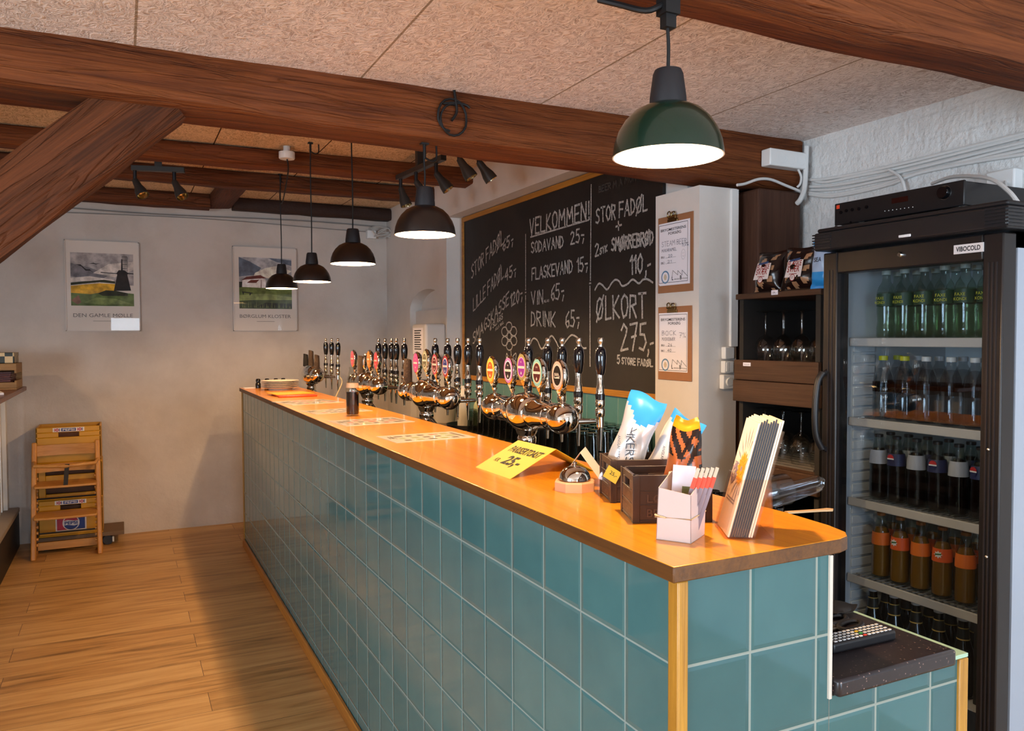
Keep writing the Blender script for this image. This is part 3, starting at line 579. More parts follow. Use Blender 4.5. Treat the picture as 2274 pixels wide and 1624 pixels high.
# ================================================================ clipboards on the pillar
KRAFT=mat('clipboard hardboard','9A6A48',.6,bs=.1); PRINT=mat('black print','15151A',.8); PEN=mat('blue grey pen','3A3F55',.8); RING=mat('logo blue','5D86A8',.7); SMIL=mat('pencil grey','9A9AA2',.8)
def clipboard(yl,yr,zt,zb,label,lines,ibu,ebc,curl):
    w=yl-yr; h=zt-zb; t=thing('clipboard',label,'clipboard',(1.4195,yl,zb),-PI/2,group='beer notices on the pillar')
    obj('hardboard',box(nb(),0,w,-.004,0,0,h),KRAFT,t,bevel=.0015)
    px,pw,pz,ph=w*.03,w*.86,h*.115,h*.80
    sheets=nb()
    for k in range(3 if curl else 1): box(sheets,px+.004*k*curl,px+pw+.005*k*curl,-.0052-.0006*k,-.0048-.0006*k,pz-.003*k,pz+ph)
    o=obj('paper',sheets,PAPER,t)
    z0=-.0052-(.0016 if curl else .0004)
    F=lambda a,b:FY((px+pw*a,z0,pz+ph*b))
    bm=nb()
    for a,b,c,d in ((.02,.98,.02,.027),(.02,.98,.965,.972),(.02,.028,.02,.972),(.972,.98,.02,.972)): box(bm,px+pw*a,px+pw*b,z0-.0002,z0,pz+ph*c,pz+ph*d)
    text_bm('BRYGMESTERENS',.0115,F(.5,.865),width=pw*.84,bm=bm,bold=.012); text_bm('FORSØG',.0115,F(.55,.80),width=pw*.42,bm=bm,bold=.012)
    text_bm('IBU:',.009,F(.09,.43),align='L',bm=bm,width=pw*.13,bold=.01); text_bm('EBC:',.009,F(.09,.335),align='L',bm=bm,width=pw*.13,bold=.01)
    box(bm,px+pw*.25,px+pw*.60,z0-.0002,z0,pz+ph*.428,pz+ph*.431); box(bm,px+pw*.25,px+pw*.60,z0-.0002,z0,pz+ph*.333,pz+ph*.336)
    zz=[(.46,.09),(.50,.21),(.50,.21),(.66,.13),(.66,.20),(.80,.12),(.80,.20),(.97,.10)]
    ribbon(bm,[(px+pw*a-px,pz+ph*b-pz) for a,b in zz],.0018,frame((px,z0-.0003,pz),(1,0,0),(0,0,1)))
    text_bm('L',.017,F(.46,.055),align='L',bm=bm,bold=.02); text_bm('ØKKEN',.006,F(.54,.055),align='L',bm=bm,width=pw*.17); text_bm('B',.017,F(.73,.055),align='L',bm=bm,bold=.02); text_bm('RYGHUS',.006,F(.81,.055),align='L',bm=bm,width=pw*.16)
    obj('printed_text',bm,PRINT,o,smooth='')
    bm=nb(); cx,cz,r=px+pw*.24,pz+ph*.115,pw*.135
    lathe(bm,[(r,0),(r,.0004),(r*.78,.0004),(r*.78,0)],28,FY((cx,z0,cz))); lathe(bm,[(0,.0002),(r*.5,.0002)],6,FY((cx,z0,cz)),1,sx=.8); obj('round_logo',bm,[RING,mat('logo beige','C9B9A0',.8)],o)
    bm=nb()
    for s,a,b,l,hh in lines: hand(bm,s,pw*l,hh,.0014,F(a,b).copy()@M.Translation((0,0,.0004)))
    hand(bm,ibu,pw*.13,.012,.0014,F(.34,.435)@M.Translation((0,0,.0004))); hand(bm,ebc,pw*.13,.012,.0014,F(.32,.34)@M.Translation((0,0,.0004)))
    obj('handwriting',bm,PEN,o,smooth='')
    bm=nb(); cx=w*.45
    box(bm,cx-.035,cx+.035,-.010,-.004,h*.915,h*.955); box(bm,cx-.026,cx+.026,-.014,-.004,h*.955,h*.985); tube(bm,[(cx-.03,-.012,h*.985),(cx+.03,-.012,h*.985)],.006,8)
    tube(bm,smooth_path([(cx-.022,-.016,h*.985),(cx-.02,-.02,h*1.03),(cx-.005,-.02,h*1.045),(cx,-.016,h*.985)],5),.003,6); tube(bm,smooth_path([(cx+.002,-.016,h*.985),(cx+.006,-.016,h*1.03),(cx+.022,-.014,h*1.035),(cx+.024,-.012,h*.985)],5),.003,6)
    obj('clip',bm,mat('brass clip','8A7650',.25,1),t,bevel=.001)
    return t,o,F,pw,ph
q=[onX(1.4195,*z) for z in ((1463,480),(1541,467),(1463,652),(1463,682),(1538,673),(1463,842))]
t,o,F,pw,ph=clipboard(q[0].y,q[1].y,2.062,1.722,'upper clipboard with the steam beer notice and several sheets',[('STEAM BEER',.12,.62,.82,.022),('M/KARAMEL',.12,.53,.5,.013),('5,0%',.80,.58,.2,.014)],'20','21',1)
bm=nb(); F2=F(.84,.45)@M.Translation((0,0,.0004)); ribbon(bm,[(.014*math.cos(i*PI/8),.022*math.sin(i*PI/8)) for i in range(17)],.001,F2); ribbon(bm,[(-.004,.008),(-.0035,.004)],.0012,F2); ribbon(bm,[(.004,.008),(.0035,.004)],.0012,F2); ribbon(bm,[(-.006,-.005),(-.002,-.009),(.003,-.009),(.006,-.005)],.001,F2); obj('smiley_drawing',bm,SMIL,o,smooth='')
clipboard(q[3].y,q[4].y,1.660,1.332,'lower clipboard with the bock notice',[('BOCK',.12,.62,.5,.020),('M/EKEBÆR',.12,.53,.46,.013),('7%',.72,.58,.22,.022)],'26','40',0)
# ================================================================ switches, sockets and cables at the post
def wallbox(cx,cz,s,label,kind):
    t=thing('wall_switch',label,'switch',(cx,1.543,cz)); obj('case',box(nb(),-s,s,-.028,0,-s,s),WHITE,t,bevel=.004)
    if kind=='dial': obj('dial',lathe(nb(),[(0,.036),(s*.55,.036),(s*.6,.028)],24,FY((0,0,0))),mat('dial','DADAD6',.4),t)
    elif kind=='rock':
        obj('rocker',box(nb(),-s*.75,-.001,-.032,-.028,-s*.75,s*.75),WHITE,t,bevel=.002); obj('rocker',box(nb(),.001,s*.75,-.031,-.028,-s*.75,s*.75),WHITE,t,bevel=.002)
    else:
        obj('socket_face',lathe(nb(),[(0,.020),(s*.55,.020),(s*.62,.0285)],24,FY((0,0,0))),WHITE,t)
        b=nb()
        for a,z in ((-.008,.0),(.008,0),(0,-.012)): sphere(b,(a,-.0215,z),.0028,8)
        obj('socket_holes',b,INK,t)
a=onY(1.53,1616,784); b=onY(1.53,1615,815); c=onY(1.53,1614,846)
wallbox(a.x,a.z,.026,'white wall socket, top of three boxes beside the glass shelf','sock'); wallbox(b.x,b.z,.026,'white double rocker switch between socket and dimmer','rock'); wallbox(c.x,c.z-.004,.031,'white dimmer dial below the switches','dial')
o=obj('cable_trunking',box(nb(),1.583,1.622,1.530,1.545,a.z+.027,2.16),WHITE,bevel=.002); tag(o,'white vertical trunking between the pillar and the dark post','trunking')
t=thing('socket_strip','white triple socket strip screwed to the main beam','socket',(1.80,1.478,2.287),(0,.012,0))
obj('case',box(nb(),-.104,.104,-.055,0,-.036,.036),WHITE,t,bevel=.005)
for k in (-1,0,1):
    s=obj('socket_face',lathe(nb(),[(0,.050),(.018,.050),(.022,.0555)],22,FY((.055*k+.018,0,0))),mat('socket white','DCDCDA',.35),t)
    b=nb()
    for u,z in ((-.007,.002),(.007,.002),(0,-.010)): sphere(b,(.055*k+.018+u,-.0515,z),.003,8)
    obj('socket_holes',b,INK,s)
def cable(name,pts,r,m,label,k=6): o=obj(name,tube(nb(),smooth_path(pts,k),r,8),m); return tag(o,label,'cable')
PW=mat('painted cable','D6D6D4',.5)
cable('drain_conduit',[onY(1.43,1791,325),onY(1.43,1789,380),onY(1.43,1786,420),onY(1.43,1778,442),onY(1.45,1770,452)],.011,PW,'thick white conduit coming down at the corner of the brick wall')
cable('white_cable',[onY(1.452,1637,411),onY(1.455,1655,408),onY(1.455,1685,398),onY(1.455,1712,399),onY(1.455,1745,412),onY(1.45,1780,426)],.006,PW,'white cable arching over the top of the dark post')
cable('white_cable',[onY(1.44,1772,376),onY(1.44,1779,392),onY(1.44,1777,408),onY(1.45,1770,416)],.005,PW,'short white cable looping out of the socket strip')
rows=[[(1800,398),(1830,405),(1900,392),(2000,372),(2150,335),(2290,300)],[(1793,400),(1830,398),(1900,386),(2000,364),(2150,327),(2290,292)],[(1797,415),(1850,412),(1930,398),(2050,370),(2150,345),(2290,312)],[(1797,422),(1860,420),(1950,402),(2060,380),(2160,352),(2290,320)],[(1795,428),(1850,432),(1930,418),(2010,395),(2060,378),(2160,358),(2290,330)],[(1797,432),(1840,437),(1900,428),(1980,408),(2035,386),(2150,362),(2290,340)]]
for k,rw in enumerate(rows):
    cable('wall_cable',[onX(1.944-.004*(k%3),*q) for q in rw],.0065,PW,['topmost','second','third','fourth','fifth','lowest'][k]+' of the white painted cables clipped to the brick wall')
cable('white_cable',[onX(1.93,1975,378),onX(1.92,1995,390),onX(1.91,2005,405),onX(1.91,2010,425)],.006,PW,'white cable dropping from the wall bundle behind the amplifier')
cable('white_cable',[onX(1.72,2070,408),onX(1.62,2110,394),onX(1.52,2160,392),onX(1.46,2205,400),onX(1.42,2240,425),onX(1.40,2262,452),onX(1.40,2290,490)],.006,PW,'white cable draped over the top of the amplifier')
jb=onX(1.93,2232,402); t=thing('junction_box','white junction box on the brick wall above the amplifier','junction box',jb); obj('case',box(nb(),-.03,.02,-.05,.05,-.035,.035),WHITE,t,bevel=.006); obj('cable_lead',tube(nb(),smooth_path([(-.03,-.02,-.01),(-.06,-.04,-.03),(-.10,-.08,-.09),(-.1,-.1,-.16)],5),.006,8),PW,t)
# paper towel dispenser on the wall left of the board
t=thing('towel_dispenser','white paper towel dispenser left of the chalkboard','dispenser',(1.35,4.46,1.385))
bm=box(nb(),-.16,0,-.15,.15,0,.245); obj('case',bm,mat('dispenser white','CFC9C4',.4),t,bevel=.02,seg=3)
bm=box(nb(),-.1606,-.160,-.10,.12,.02,.215); 
obj('notice',bm,PAPER,t); bm=nb()
for k in range(9): box(bm,-.1612,-.1606,-.06+.02*(k%2),.09,.19-.017*k,.198-.017*k)
obj('notice_text',bm,INK,t)
# ================================================================ beer towers
CHR=mat('polished chrome','E2DCD2',.045,1); SOCK=mat('brown felt cover','3A2C22',.95,bs=.5,bscale=120); SOCKB=mat('black felt cover','151313',.95); HND=mat('handle black','0B0B12',.1,coat=.6)
def badge(t,y,x,z,cols,title,roll=0):
    """oval medallion facing the guests; cols = rim ring, light ring, centre"""
    bm=nb(); lathe(bm,[(0,-.05),(.006,-.05),(.007,-.036),(.004,-.030),(.009,-.022),(.005,-.012),(.012,.002)],14,M.Translation((x,y,z-.012)))
    F=FX((x-.010,y,z+.058)); E=M.Diagonal((.78,1,1,1))
    lathe(bm,[(0,-.022),(.035,-.020),(.050,-.010),(.0545,.0),(.052,.006),(.047,.008),(.046,.006),(0,.006)],32,F@E)
    addf(bm,[(x-.016,y-.020,z+.016),(x-.016,y+.020,z+.016),(x-.010,y+.004,z-.008),(x-.010,y-.004,z-.008),(x+.008,y-.020,z+.016),(x+.008,y+.020,z+.016),(x+.004,y+.004,z-.008),(x+.004,y-.004,z-.008)],[(0,1,2,3),(7,6,5,4),(0,3,7,4),(1,5,6,2),(2,6,7,3)])
    b=obj('badge',bm,CHR,t)
    bm=nb(); ms=[mat('badge_'+c,c,.35) for c in cols]+[mat('badge_cream','EBD9C6',.4)]
    lathe(bm,[(.046,.0065),(.046,.0082),(.036,.0086)],32,F@E,0); lathe(bm,[(.036,.0086),(.0325,.009)],32,F@E,1); lathe(bm,[(.0325,.009),(0,.0092)],32,F@E,2)
    G=FX((x-.0195,y,z+.058))
    if title=='peaks': ribbon(bm,[(-.018,-.006),(-.014,.008),(-.006,-.002),(-.004,.008),(.004,-.002),(.006,.008),(.017,-.004),(-.016,-.008),(.017,-.008)],.002,G,3)
    elif title:
        addf(bm,[(-.024,-.004,0),(.024,-.004,0),(.024,.004,0),(-.024,.004,0)],[(0,1,2,3)],G,3); text_bm('IPA' if title=='IPA' else title[:3],.005,FX((x-.0196,y,z+.074)),bm=bm,mi=3); text_bm(title,.0035,FX((x-.0198,y,z+.0565)),width=.038,bm=bm,mi=2)
        addf(bm,[(-.004,-.022,0),(0,-.027,0),(.004,-.022,0),(0,-.014,0)],[(0,1,2,3)],G,3)
    obj('badge_face',bm,ms,b,smooth='')
def cover(t,y,x,z,m,h=.11,w=.032,lean=0):
    bm=nb(); rings=[]
    for k in range(9):
        f=k/8; ww=w*(.72+.38*math.sin(PI*min(1,f*.75+.1))) ; d=.017*(1.1-.25*f)
        rings.append([bm.verts.new((x+d*math.cos(a)*1.2+lean*f*.3,y+ww*math.sin(a)*.9+lean*f,z-.03+h*f+.006*math.sin(k*2.1+a))) for a in [2*PI*i/12 for i in range(12)]])
    for k in range(8):
        for i in range(12): bm.faces.new((rings[k][i],rings[k][(i+1)%12],rings[k+1][(i+1)%12],rings[k+1][i]))
    bm.faces.new(rings[-1]); bm.faces.new(rings[0][::-1]); obj('badge_cover',bm,m,t)
def tap(t,y,x,z):
    """tap body with spout (chrome) and black pull handle; z = height of the drum axis"""
    bm=tube(nb(),[(.03,y,z-.012),(x-.02,y,z-.014)],[.011,.008],10)
    lathe(bm,[(0,-.135),(.0045,-.135),(.0065,-.10),(.009,-.058),(.0125,-.055),(.0125,-.022),(.016,-.018),(.017,.004),(.013,.010),(.0165,.016),(.0165,.034),(.013,.040),(0,.041)],16,M.Translation((x,y,z+.02)))
    s=obj('tap',bm,CHR,t)
    bm=lathe(nb(),[(0,.030),(.016,.030),(.0165,.048),(.014,.050),(0,.050)],16,M.Translation((x,y,z+.026)),0)
    lathe(bm,[(.0145,.050),(.0125,.076),(.0105,.080),(.0105,.118),(0,.118)],16,M.Translation((x,y,z+.026)),1)
    lathe(bm,[(.0115,.112),(.0145,.120),(.0185,.150),(.0195,.175),(.016,.198),(.010,.206),(0,.206)],18,M.Translation((x+.002,y,z+.026)),0)
    lathe(bm,[(.008,.204),(.006,.214),(.0095,.221),(.0105,.228),(.008,.236),(0,.238)],16,M.Translation((x+.0025,y,z+.026)),1)
    obj('handle',bm,[HND,CHR],s)
def tower(loc,label,ys,badges,hx=.145,short=False):
    """drum tower; ys = tap positions along the bar relative to the column"""
    t=thing('beer_tower',label,'beer tap',loc,group='chrome beer towers on the bar'); ax=.34
    obj('column',lathe(nb(),[(0,0),(.075,0),(.075,.008),(.062,.014),(.060,.12),(.060,.165),(.052,.20),(.036,.222),(.031,.228),(.034,.236),(.034,.252),(.030,.258),(.036,.268),(.042,.285),(0,.286)],32),CHR,t)
    a,b=min(ys),max(ys)
    if short: prof=[(0,a-.062),(.025,a-.058),(.044,a-.040),(.052,a-.012),(.052,a+.012),(.046,a+.03),(.040,a+.034),(.045,a+.04),(.064,a+.06),(.072,0),(.064,b-.05),(.05,b-.03),(.052,b),(.044,b+.04),(.025,b+.058),(0,b+.062)]
    else: prof=[(0,a-.058),(.022,a-.054),(.040,a-.040),(.050,a-.014),(.0515,a+.006),(.049,a+.022),(.0455,a+.026),(.0445,a+.030),(.0445,a+.066),(.047,a+.068),(.047,a+.074),(.0445,a+.076),(.046,-.115),(.053,-.10),(.055,-.075),(.051,-.062),(.058,-.055),(.068,-.03),(.071,0),(.068,.03),(.058,.055),(.051,.062),(.055,.075),(.053,.10),(.046,.115),(.0445,b-.076),(.047,b-.074),(.047,b-.068),(.0445,b-.066),(.0445,b-.030),(.0455,b-.026),(.049,b-.022),(.0515,b-.006),(.050,b+.014),(.040,b+.040),(.022,b+.054),(0,b+.058)]
    obj('drum',lathe(nb(),prof,36,M(((1,0,0,0),(0,0,1,0),(0,-1,0,ax),(0,0,0,1)))),CHR,t)
    for y,bd in zip(ys,badges):
        zz=ax+(.071 if abs(y)<.04 else .052 if (short or abs(y)>.2) else .056)
        if bd[0]=='cover': cover(t,y,0,zz,bd[1],*bd[2:])
        elif bd[0]=='edge':
            bm=nb(); lathe(bm,[(0,-.02),(.006,-.02),(.005,0),(.009,.006)],12,M.Translation((0,y,zz))); lathe(bm,[(0,-.011),(.046,-.008),(.052,0),(.046,.008),(0,.011)],28,frame((0,y,zz+.055),(1,0,0),(0,0,1))@M.Diagonal((.55,1,1,1))); obj('badge',bm,CHR,t)
        else: badge(t,y,0,zz+.030,bd[:3],bd[3])
        tap(t,y,hx,ax)
    return t
yz=.921
tower((.50,1.352,yz),'nearest chrome tower with orange, pink, purple, teal and black badges',(-.252,-.111,.006,.114,.271),
  [('C9A796','E8C8B8','15120F','peaks'),('7FB3AC','E8B98E','4A1C1E','STOUT'),('8A7F4E','D98AC0','7A2A86','PILSNER'),('B06AA0','F0DCE0','1F161E','IPA'),('E8A23A','F2C66A','D9521C','ALE')])
tower((.50,2.39,yz),'second tower from the camera, pink to blue badges and one brown cover',(-.292,-.16,-.03,.098,.27),
  [('8E2A3A','EADADF','2B3478','PALE'),('A8485A','E6D0C8','5A1820','BROWN'),('8E8A70','D8D0B0','5A5840','GOLD'),('D0457E','E0588E','D8407C','RED'),('cover',SOCK,.135,.034,-.03)])
tower((.49,3.36,yz),'third tower, red and orange badges, behind the brown soda bottle',(-.235,-.09,.0,.13,.265),
  [('B8455A','C84858','C03A44','RED'),('B8752A','D08A3A','C4792E','ALE'),('edge',),('cover',SOCK,.13,.030,0),('D8506A','E05A70','D04058','RED')])
t4=tower((.455,4.72,yz+.002),'farthest small tower with three cloth covered badges',(-.19,.0,.19),
  [('cover',SOCK,.12,.026,.012),('cover',SOCK,.13,.024,0),('cover',SOCKB,.12,.026,.005)],hx=.15,short=True)
obj('drain_tube',tube(nb(),smooth_path([(.15,-.19,.33),(.17,-.205,.31),(.168,-.215,.27),(.10,-.28,.16),(.04,-.42,.03)],6),.0045,7),mat('cream tube','D9C49A',.5),t4)
# ================================================================ things on the bar top
ZB=1.1682
PORC=mat('porcelain','E6DCCB',.25)
pl=thing('plate','bottom plate of the stack at the far end of the bar','plate',(.205,4.56,ZB),group='plates stacked at the far end of the bar')
obj('dish',lathe(nb(),[(0,.004),(.065,.004),(.072,.0),(.078,.0),(.080,.006),(.105,.014),(.126,.0185),(.127,.0205),(.124,.021),(.100,.0165),(.078,.009),(0,.008)],40),PORC,pl)
for k in range(1,5): dup(pl,(.205+.002*(k%2),4.56-.002*(k%3),ZB+.0112*k),label=['second plate up','middle plate','fourth plate up','topmost plate'][k-1]+' in the stack on the far bar end')
for k in range(4):
    q=(.092+.062*k-.01*(k==3),4.80,ZB)
    t=thing('shaker',['leftmost','second','third','rightmost'][k]+' of four small black shakers behind the plates','shaker',q,group='black shakers behind the plates')
    obj('body',lathe(nb(),[(0,0),(.018,0),(.019,.03),(.014,.042),(.014,.05),(0,.05)],16),mat('smoky glass','1A1614',.15),t); obj('lid',lathe(nb(),[(0,.048),(.0165,.048),(.0165,.06),(.012,.068),(0,.069)],16),BLACKS,t)
o=obj('paper_sheet',box(nb(),.0,.10,4.80,4.915,ZB,ZB+.0015),PAPER); tag(o,'blank pale sheet at the very far left corner of the bar','paper')
o=obj('serving_tray',box(nb(),.062,.292,3.775,4.05,ZB,ZB+.010),mat('red orange tray','D2431C',.35),bevel=.004); tag(o,'flat red orange tray on the far bar','tray')
bm=box(nb(),-.12,.12,-.11,.11,0,.0035); o=obj('menu_folder',bm,mat('yellow card','F2B311',.4),bevel=.001); o.location=(.165,3.985,ZB+.0102); o.rotation_euler=(0,0,.12); tag(o,'bright yellow folder lying on the red orange tray','folder')
# laminated menus
MP=[mat('menu dark','3A2C28',.7),mat('menu red','A04434',.7),mat('menu green','6F7A4A',.7)]
LAM=mat('laminated sheet','EFE4D6',.18,coat=.5)
for i,(q,lab) in enumerate((([(835,970),(1000,960),(1050,970),(880,984)],'laminated menu sheet nearest the camera'),([(737,935),(880,926),(910,935),(765,947)],'laminated menu sheet just before the brown soda bottle'),([(670,913),(780,905),(802,911),(692,921)],'laminated menu sheet just behind the brown soda bottle'),([(600,893),(720,885),(757,890),(632,901)],'farthest laminated menu sheet by the tray'))):
    A,B,Cc,D=[onZ(ZB,*z) for z in q]; o0=D; x=(Cc-D); w=min(.305,x.length); y=(A-D); h=y.length; x.normalize(); y=V((-x.y,x.x,0))
    t=thing('menu_sheet',lab,'menu',(max(D.x,.03),D.y,ZB),math.atan2(x.y,x.x)*.45,group='laminated menus on the bar')
    bm=box(nb(),0,w,0,h,0,.0012,mi=3); rs=random.Random(i+3)
    for r in range(3):
        for c in range(5):
            u=w*(.16+.15*c); v=h*(.14+.27*r); box(bm,u,u+w*rs.uniform(.06,.12),v,v+h*.11,.0012,.0015,mi=rs.choice((0,0,1,2)))
    box(bm,w*.90,w*.93,h*.2,h*.8,.0012,.0015,mi=0); ribbon(bm,[(w*.06,h*.5),(w*.08,h*.75),(w*.10,h*.5),(w*.12,h*.78),(w*.13,h*.45)],.004,M.Translation((0,0,.0016)))
    obj('printed_sheet',bm,MP+[LAM],t,smooth='')
# soda bottle
t=thing('soda_bottle','clear bottle half full of dark brown soda on the bar','bottle',(.17,2.475,ZB))
GL=clear('bottle glass','F2F4EE',.30)
obj('glass',lathe(nb(),[(0,.003),(.026,.0),(.030,.004),(.0305,.02),(.0300,.06),(.0305,.10),(.0315,.112),(.0305,.125),(.027,.150),(.019,.185),(.0135,.208),(.013,.216),(.0145,.218),(.0145,.222),(.0125,.224)],28),GL,t)
obj('cola',lathe(nb(),[(0,.006),(.026,.006),(.0285,.012),(.0285,.10),(.0288,.110),(0,.112)],28),mat('dark cola','1C0805',.08,coat=.5),t)
obj('foam_reflection_band',lathe(nb(),[(.0300,.128),(.0292,.136),(.0272,.150),(.0267,.150),(.0295,.128)],28),mat('painted foam reflection','C9A887',.4),t)  # tan band painted in for foam and the reflection in the clear glass
# yellow tent sign
YEL=mat('yellow card sign','D2B526',.6)
def tent(name,label,pts,m):
    """pts: front bottom far, front bottom near, ridge near, ridge far, back bottom near, back bottom far"""
    o0=V(pts[0]); t=thing(name,label,'sign',o0); P=[V(p)-o0 for p in pts]
    bm=nb(); addf(bm,P,[(0,1,2,3),(3,2,4,5)]); o=obj('card',bm,m,t,smooth=''); s=o.modifiers.new('t','SOLIDIFY'); s.thickness=.0009; s.offset=-1
    return t,P,o
t,P,o=tent('tent_sign','yellow folded price sign for toast on the bar',[(.088,.858,ZB),(.092,.648,ZB),(.226,.650,1.235),(.220,.858,1.235),(.345,.655,ZB),(.36,.83,ZB)],YEL)
up=((P[3]+P[2])-(P[0]+P[1])).normalized(); xx=(P[1]-P[0]).normalized(); c=(P[0]+P[1]+P[2]+P[3])/4
for s,dv,h,w,b,du in (('PARISERTOAST',.022,.026,.165,.02,.004),('25,-',-.030,.036,.088,.03,.012),('KR.',-.030,.016,.026,0,-.062)):
    nv=xx.cross(up); obj('printed_text',text_bm(s,h,frame(c+up*dv+xx*du+nv*.0006,xx,up),width=w,bold=b,sh=.12),INK,t,smooth='')
rd=V((.62,.78,0)); sd=V((.80,-.60,0)); b0=V((.150,.515,ZB)); hh=V((0,0,.082))
f0=b0; r0=b0+sd*.058+hh+V((.0,0,0)); k0=b0+sd*.118
tent('blank_tent_sign','small white folded card seen edge on behind the desk bell',[f0+rd*.10,f0,r0,r0+rd*.10,k0,k0+rd*.10],mat('white card','E6D8CE',.7))
# desk bell
t=thing('desk_bell','chrome service bell on a pale octagonal block','bell',(.165,.452,ZB))
obj('block',lathe(nb(),[(0,0),(.049,0),(.049,.020),(.046,.023),(0,.023)],8,M.Rotation(PI/8+.2,4,'Z')),mat('pale wood block','D9A67E',.5),t,ang=20)
obj('dome',lathe(nb(),[(.036,.025),(.0375,.025),(.0375,.029),(.034,.040),(.025,.050),(.013,.055),(0,.056)],32),CHR,t); obj('plunger',lathe(nb(),[(0,.055),(.003,.055),(.003,.060),(.0055,.061),(.0055,.065),(0,.066)],14),CHR,t)
# little beer crates
CR_=mat('dark brown crate plastic','3A2A22',.45)
def crate(loc,rot,label,L=.152,D=.115,H=.092):
    t=thing('mini_crate',label,'crate',loc,rot,group='small crates on the bar'); w=.006; bm=box(nb(),0,L,0,D,0,.006)
    def wall(x0,x1,y0,y1,ax):
        a0,a1=(x0,x1) if ax==0 else (y0,y1); c=(a0+a1)/2; s=.021
        for u0,u1,z0,z1 in ((a0,a1,.006,.062),(a0,c-s,.062,.078),(c+s,a1,.062,.078),(a0,a1,.078,H)):
            box(bm,u0,u1,y0,y1,z0,z1) if ax==0 else box(bm,x0,x1,u0,u1,z0,z1)
    wall(0,w,0,D,1); wall(L-w,L,0,D,1); wall(0,L,D-w,D,0); box(bm,0,L,0,w,.006,H)
    for x,y in ((0,0),(L,0),(0,D),(L,D)): box(bm,x-.0015 if x==0 else x-.012,x+.012 if x==0 else x+.0015,y-.0015 if y==0 else y-.012,y+.012 if y==0 else y+.0015,0,H)
    for z in (.004,.034,.060): box(bm,.012,L-.012,-.0012,0,z,z+.002); box(bm,-.0012,0,.014,D-.014,z,z+.002)
    obj('tub',bm,CR_,t,bevel=.0008,seg=1)
    for s,z in (('LØKKEN',.040),('BRYGHUS',.012)):
        obj('embossed_text',text_bm(s,.015,FY((L/2,-.0016,z)),width=L*.66,bold=.01),mat('crate emboss','4E3B30',.4),t,smooth='')
        obj('embossed_text',text_bm(s,.015,frame((-.0016,D/2,z),(0,-1,0),(0,0,1)),width=D*.66,bold=.01),mat('crate emboss','4E3B30',.4),t,smooth='')
    return t
crate((.092,.108,ZB),-.39,'front dark brown mini crate with a striped snack bag in it')
crate((.158,.286,ZB),-.36,'rear dark brown mini crate holding two blue and white bags',L=.16)
t=thing('price_tag','small yellow price tag stuck on the corner of the rear crate','tag',(.1535,.287,ZB+.050),(0,0,-.9)); obj('card',box(nb(),-.016,.016,-.0012,0,0,.028,M.Rotation(.5,4,'Y')),YEL,t); obj('printed_text',text_bm('25,-',.008,FY((.008,-.0016,.010))@M.Rotation(-.5,4,'Z')),INK,t,smooth='')
# ---- snack bags
def bagbm(w,h,d,fm,seed=0,nu=14,nv=18,crimp=.06,taper=0):
    rs=random.Random(seed); ph=[rs.uniform(0,6) for _ in range(6)]; bm=nb(); G=[]
    for s in (-1,1):
        g=[]
        for j in range(nv+1):
            v=j/nv; row=[]
            e=max(0,min(1,(v-crimp)/.16))*max(0,min(1,(1-crimp-v)/.30)); e=e**.6
            for i in range(nu+1):
                u=i/nu-.5; th=d/2*e*max(0,1-(2*u)**2)**.55
                th*=1+.10*math.sin(7*u+9*v+ph[0])+.07*math.sin(17*v-9*u+ph[1]); ww=w*(1-.10*e)*(1-taper*v*v)+.004*math.sin(11*v+ph[2])
                row.append(bm.verts.new((u*ww,s*(th+.0006)+.004*math.sin(5*u+ph[3])*(1-e),v*h+.004*math.sin(6*u+ph[4])*(v>.5))))
            g.append(row)
        G.append(g)
        for j in range(nv):
            for i in range(nu):
                f=(g[j][i],g[j][i+1],g[j+1][i+1],g[j+1][i]); bm.faces.new(f if s<0 else f[::-1]).material_index=fm((i+.5)/nu-.5,(j+.5)/nv,s)
    a,b=G
    for j in range(nv):
        for i in (0,nu): bm.faces.new((a[j][i],a[j+1][i],b[j+1][i],b[j][i])).material_index=fm(i/nu-.5,(j+.5)/nv,0)
    for j in (0,nv):
        for i in range(nu): bm.faces.new((a[j][i],a[j][i+1],b[j][i+1],b[j][i])).material_index=fm((i+.5)/nu-.5,j/nv,0)
    return bm
BL=mat('glossy blue foil','2E8FD6',.28); SIL=mat('silver white foil','D8D6D8',.25,.35); BRN=mat('brown black foil','1E1210',.22); TAN=mat('printed crackling','A97F5C',.4); GLD=mat('golden foil','E5A21A',.25,.3); ORG=mat('orange striped foil','B5602E',.3); DBL=mat('printed dark','20202A',.4)
def chip(loc,rot,label,seed,w=.086,h=.215):
    t=thing('snack_bag',label,'bag',loc,rot,group='blue and white snack bags')
    obj('foil',bagbm(w,h,.045,lambda u,v,s:0 if v>.66+.45*abs(u)-.2*(u>0)*u else 1,seed,18,24),[BL,SIL],t)
    F=FY((0,-.0262,0)); bm=nb(); lathe(bm,[(0,0),(.018,0)],24,FY((0,-.0235,h*.60))@M.Diagonal((.9,1.1,1,1)),1); hand(bm,'K',.010,.018,.0016,FY((-.006,-.0242,h*.555)))
    hand(bm,'IKERS',.062,.017,.0022,FY((-.012,-.0268,h*.56))@M.Rotation(-1.25,4,'Z')); text_bm('ANGLAMARK',.006,FY((-.022,-.0255,h*.40))@M.Rotation(-1.25,4,'Z'),width=.05,bm=bm); obj('printed_text',bm,[DBL,mat('bag white oval','E9E2E4',.3)],t,smooth='')
    return t
chip((.212,.352,ZB+.022),(-.12,.34,-.85),'blue topped white snack bag leaning up highest in the rear crate',1)
chip((.288,.322,ZB+.012),(-.10,.52,-.45),'second blue topped snack bag, tilted right in the rear crate',2,.088,.185)
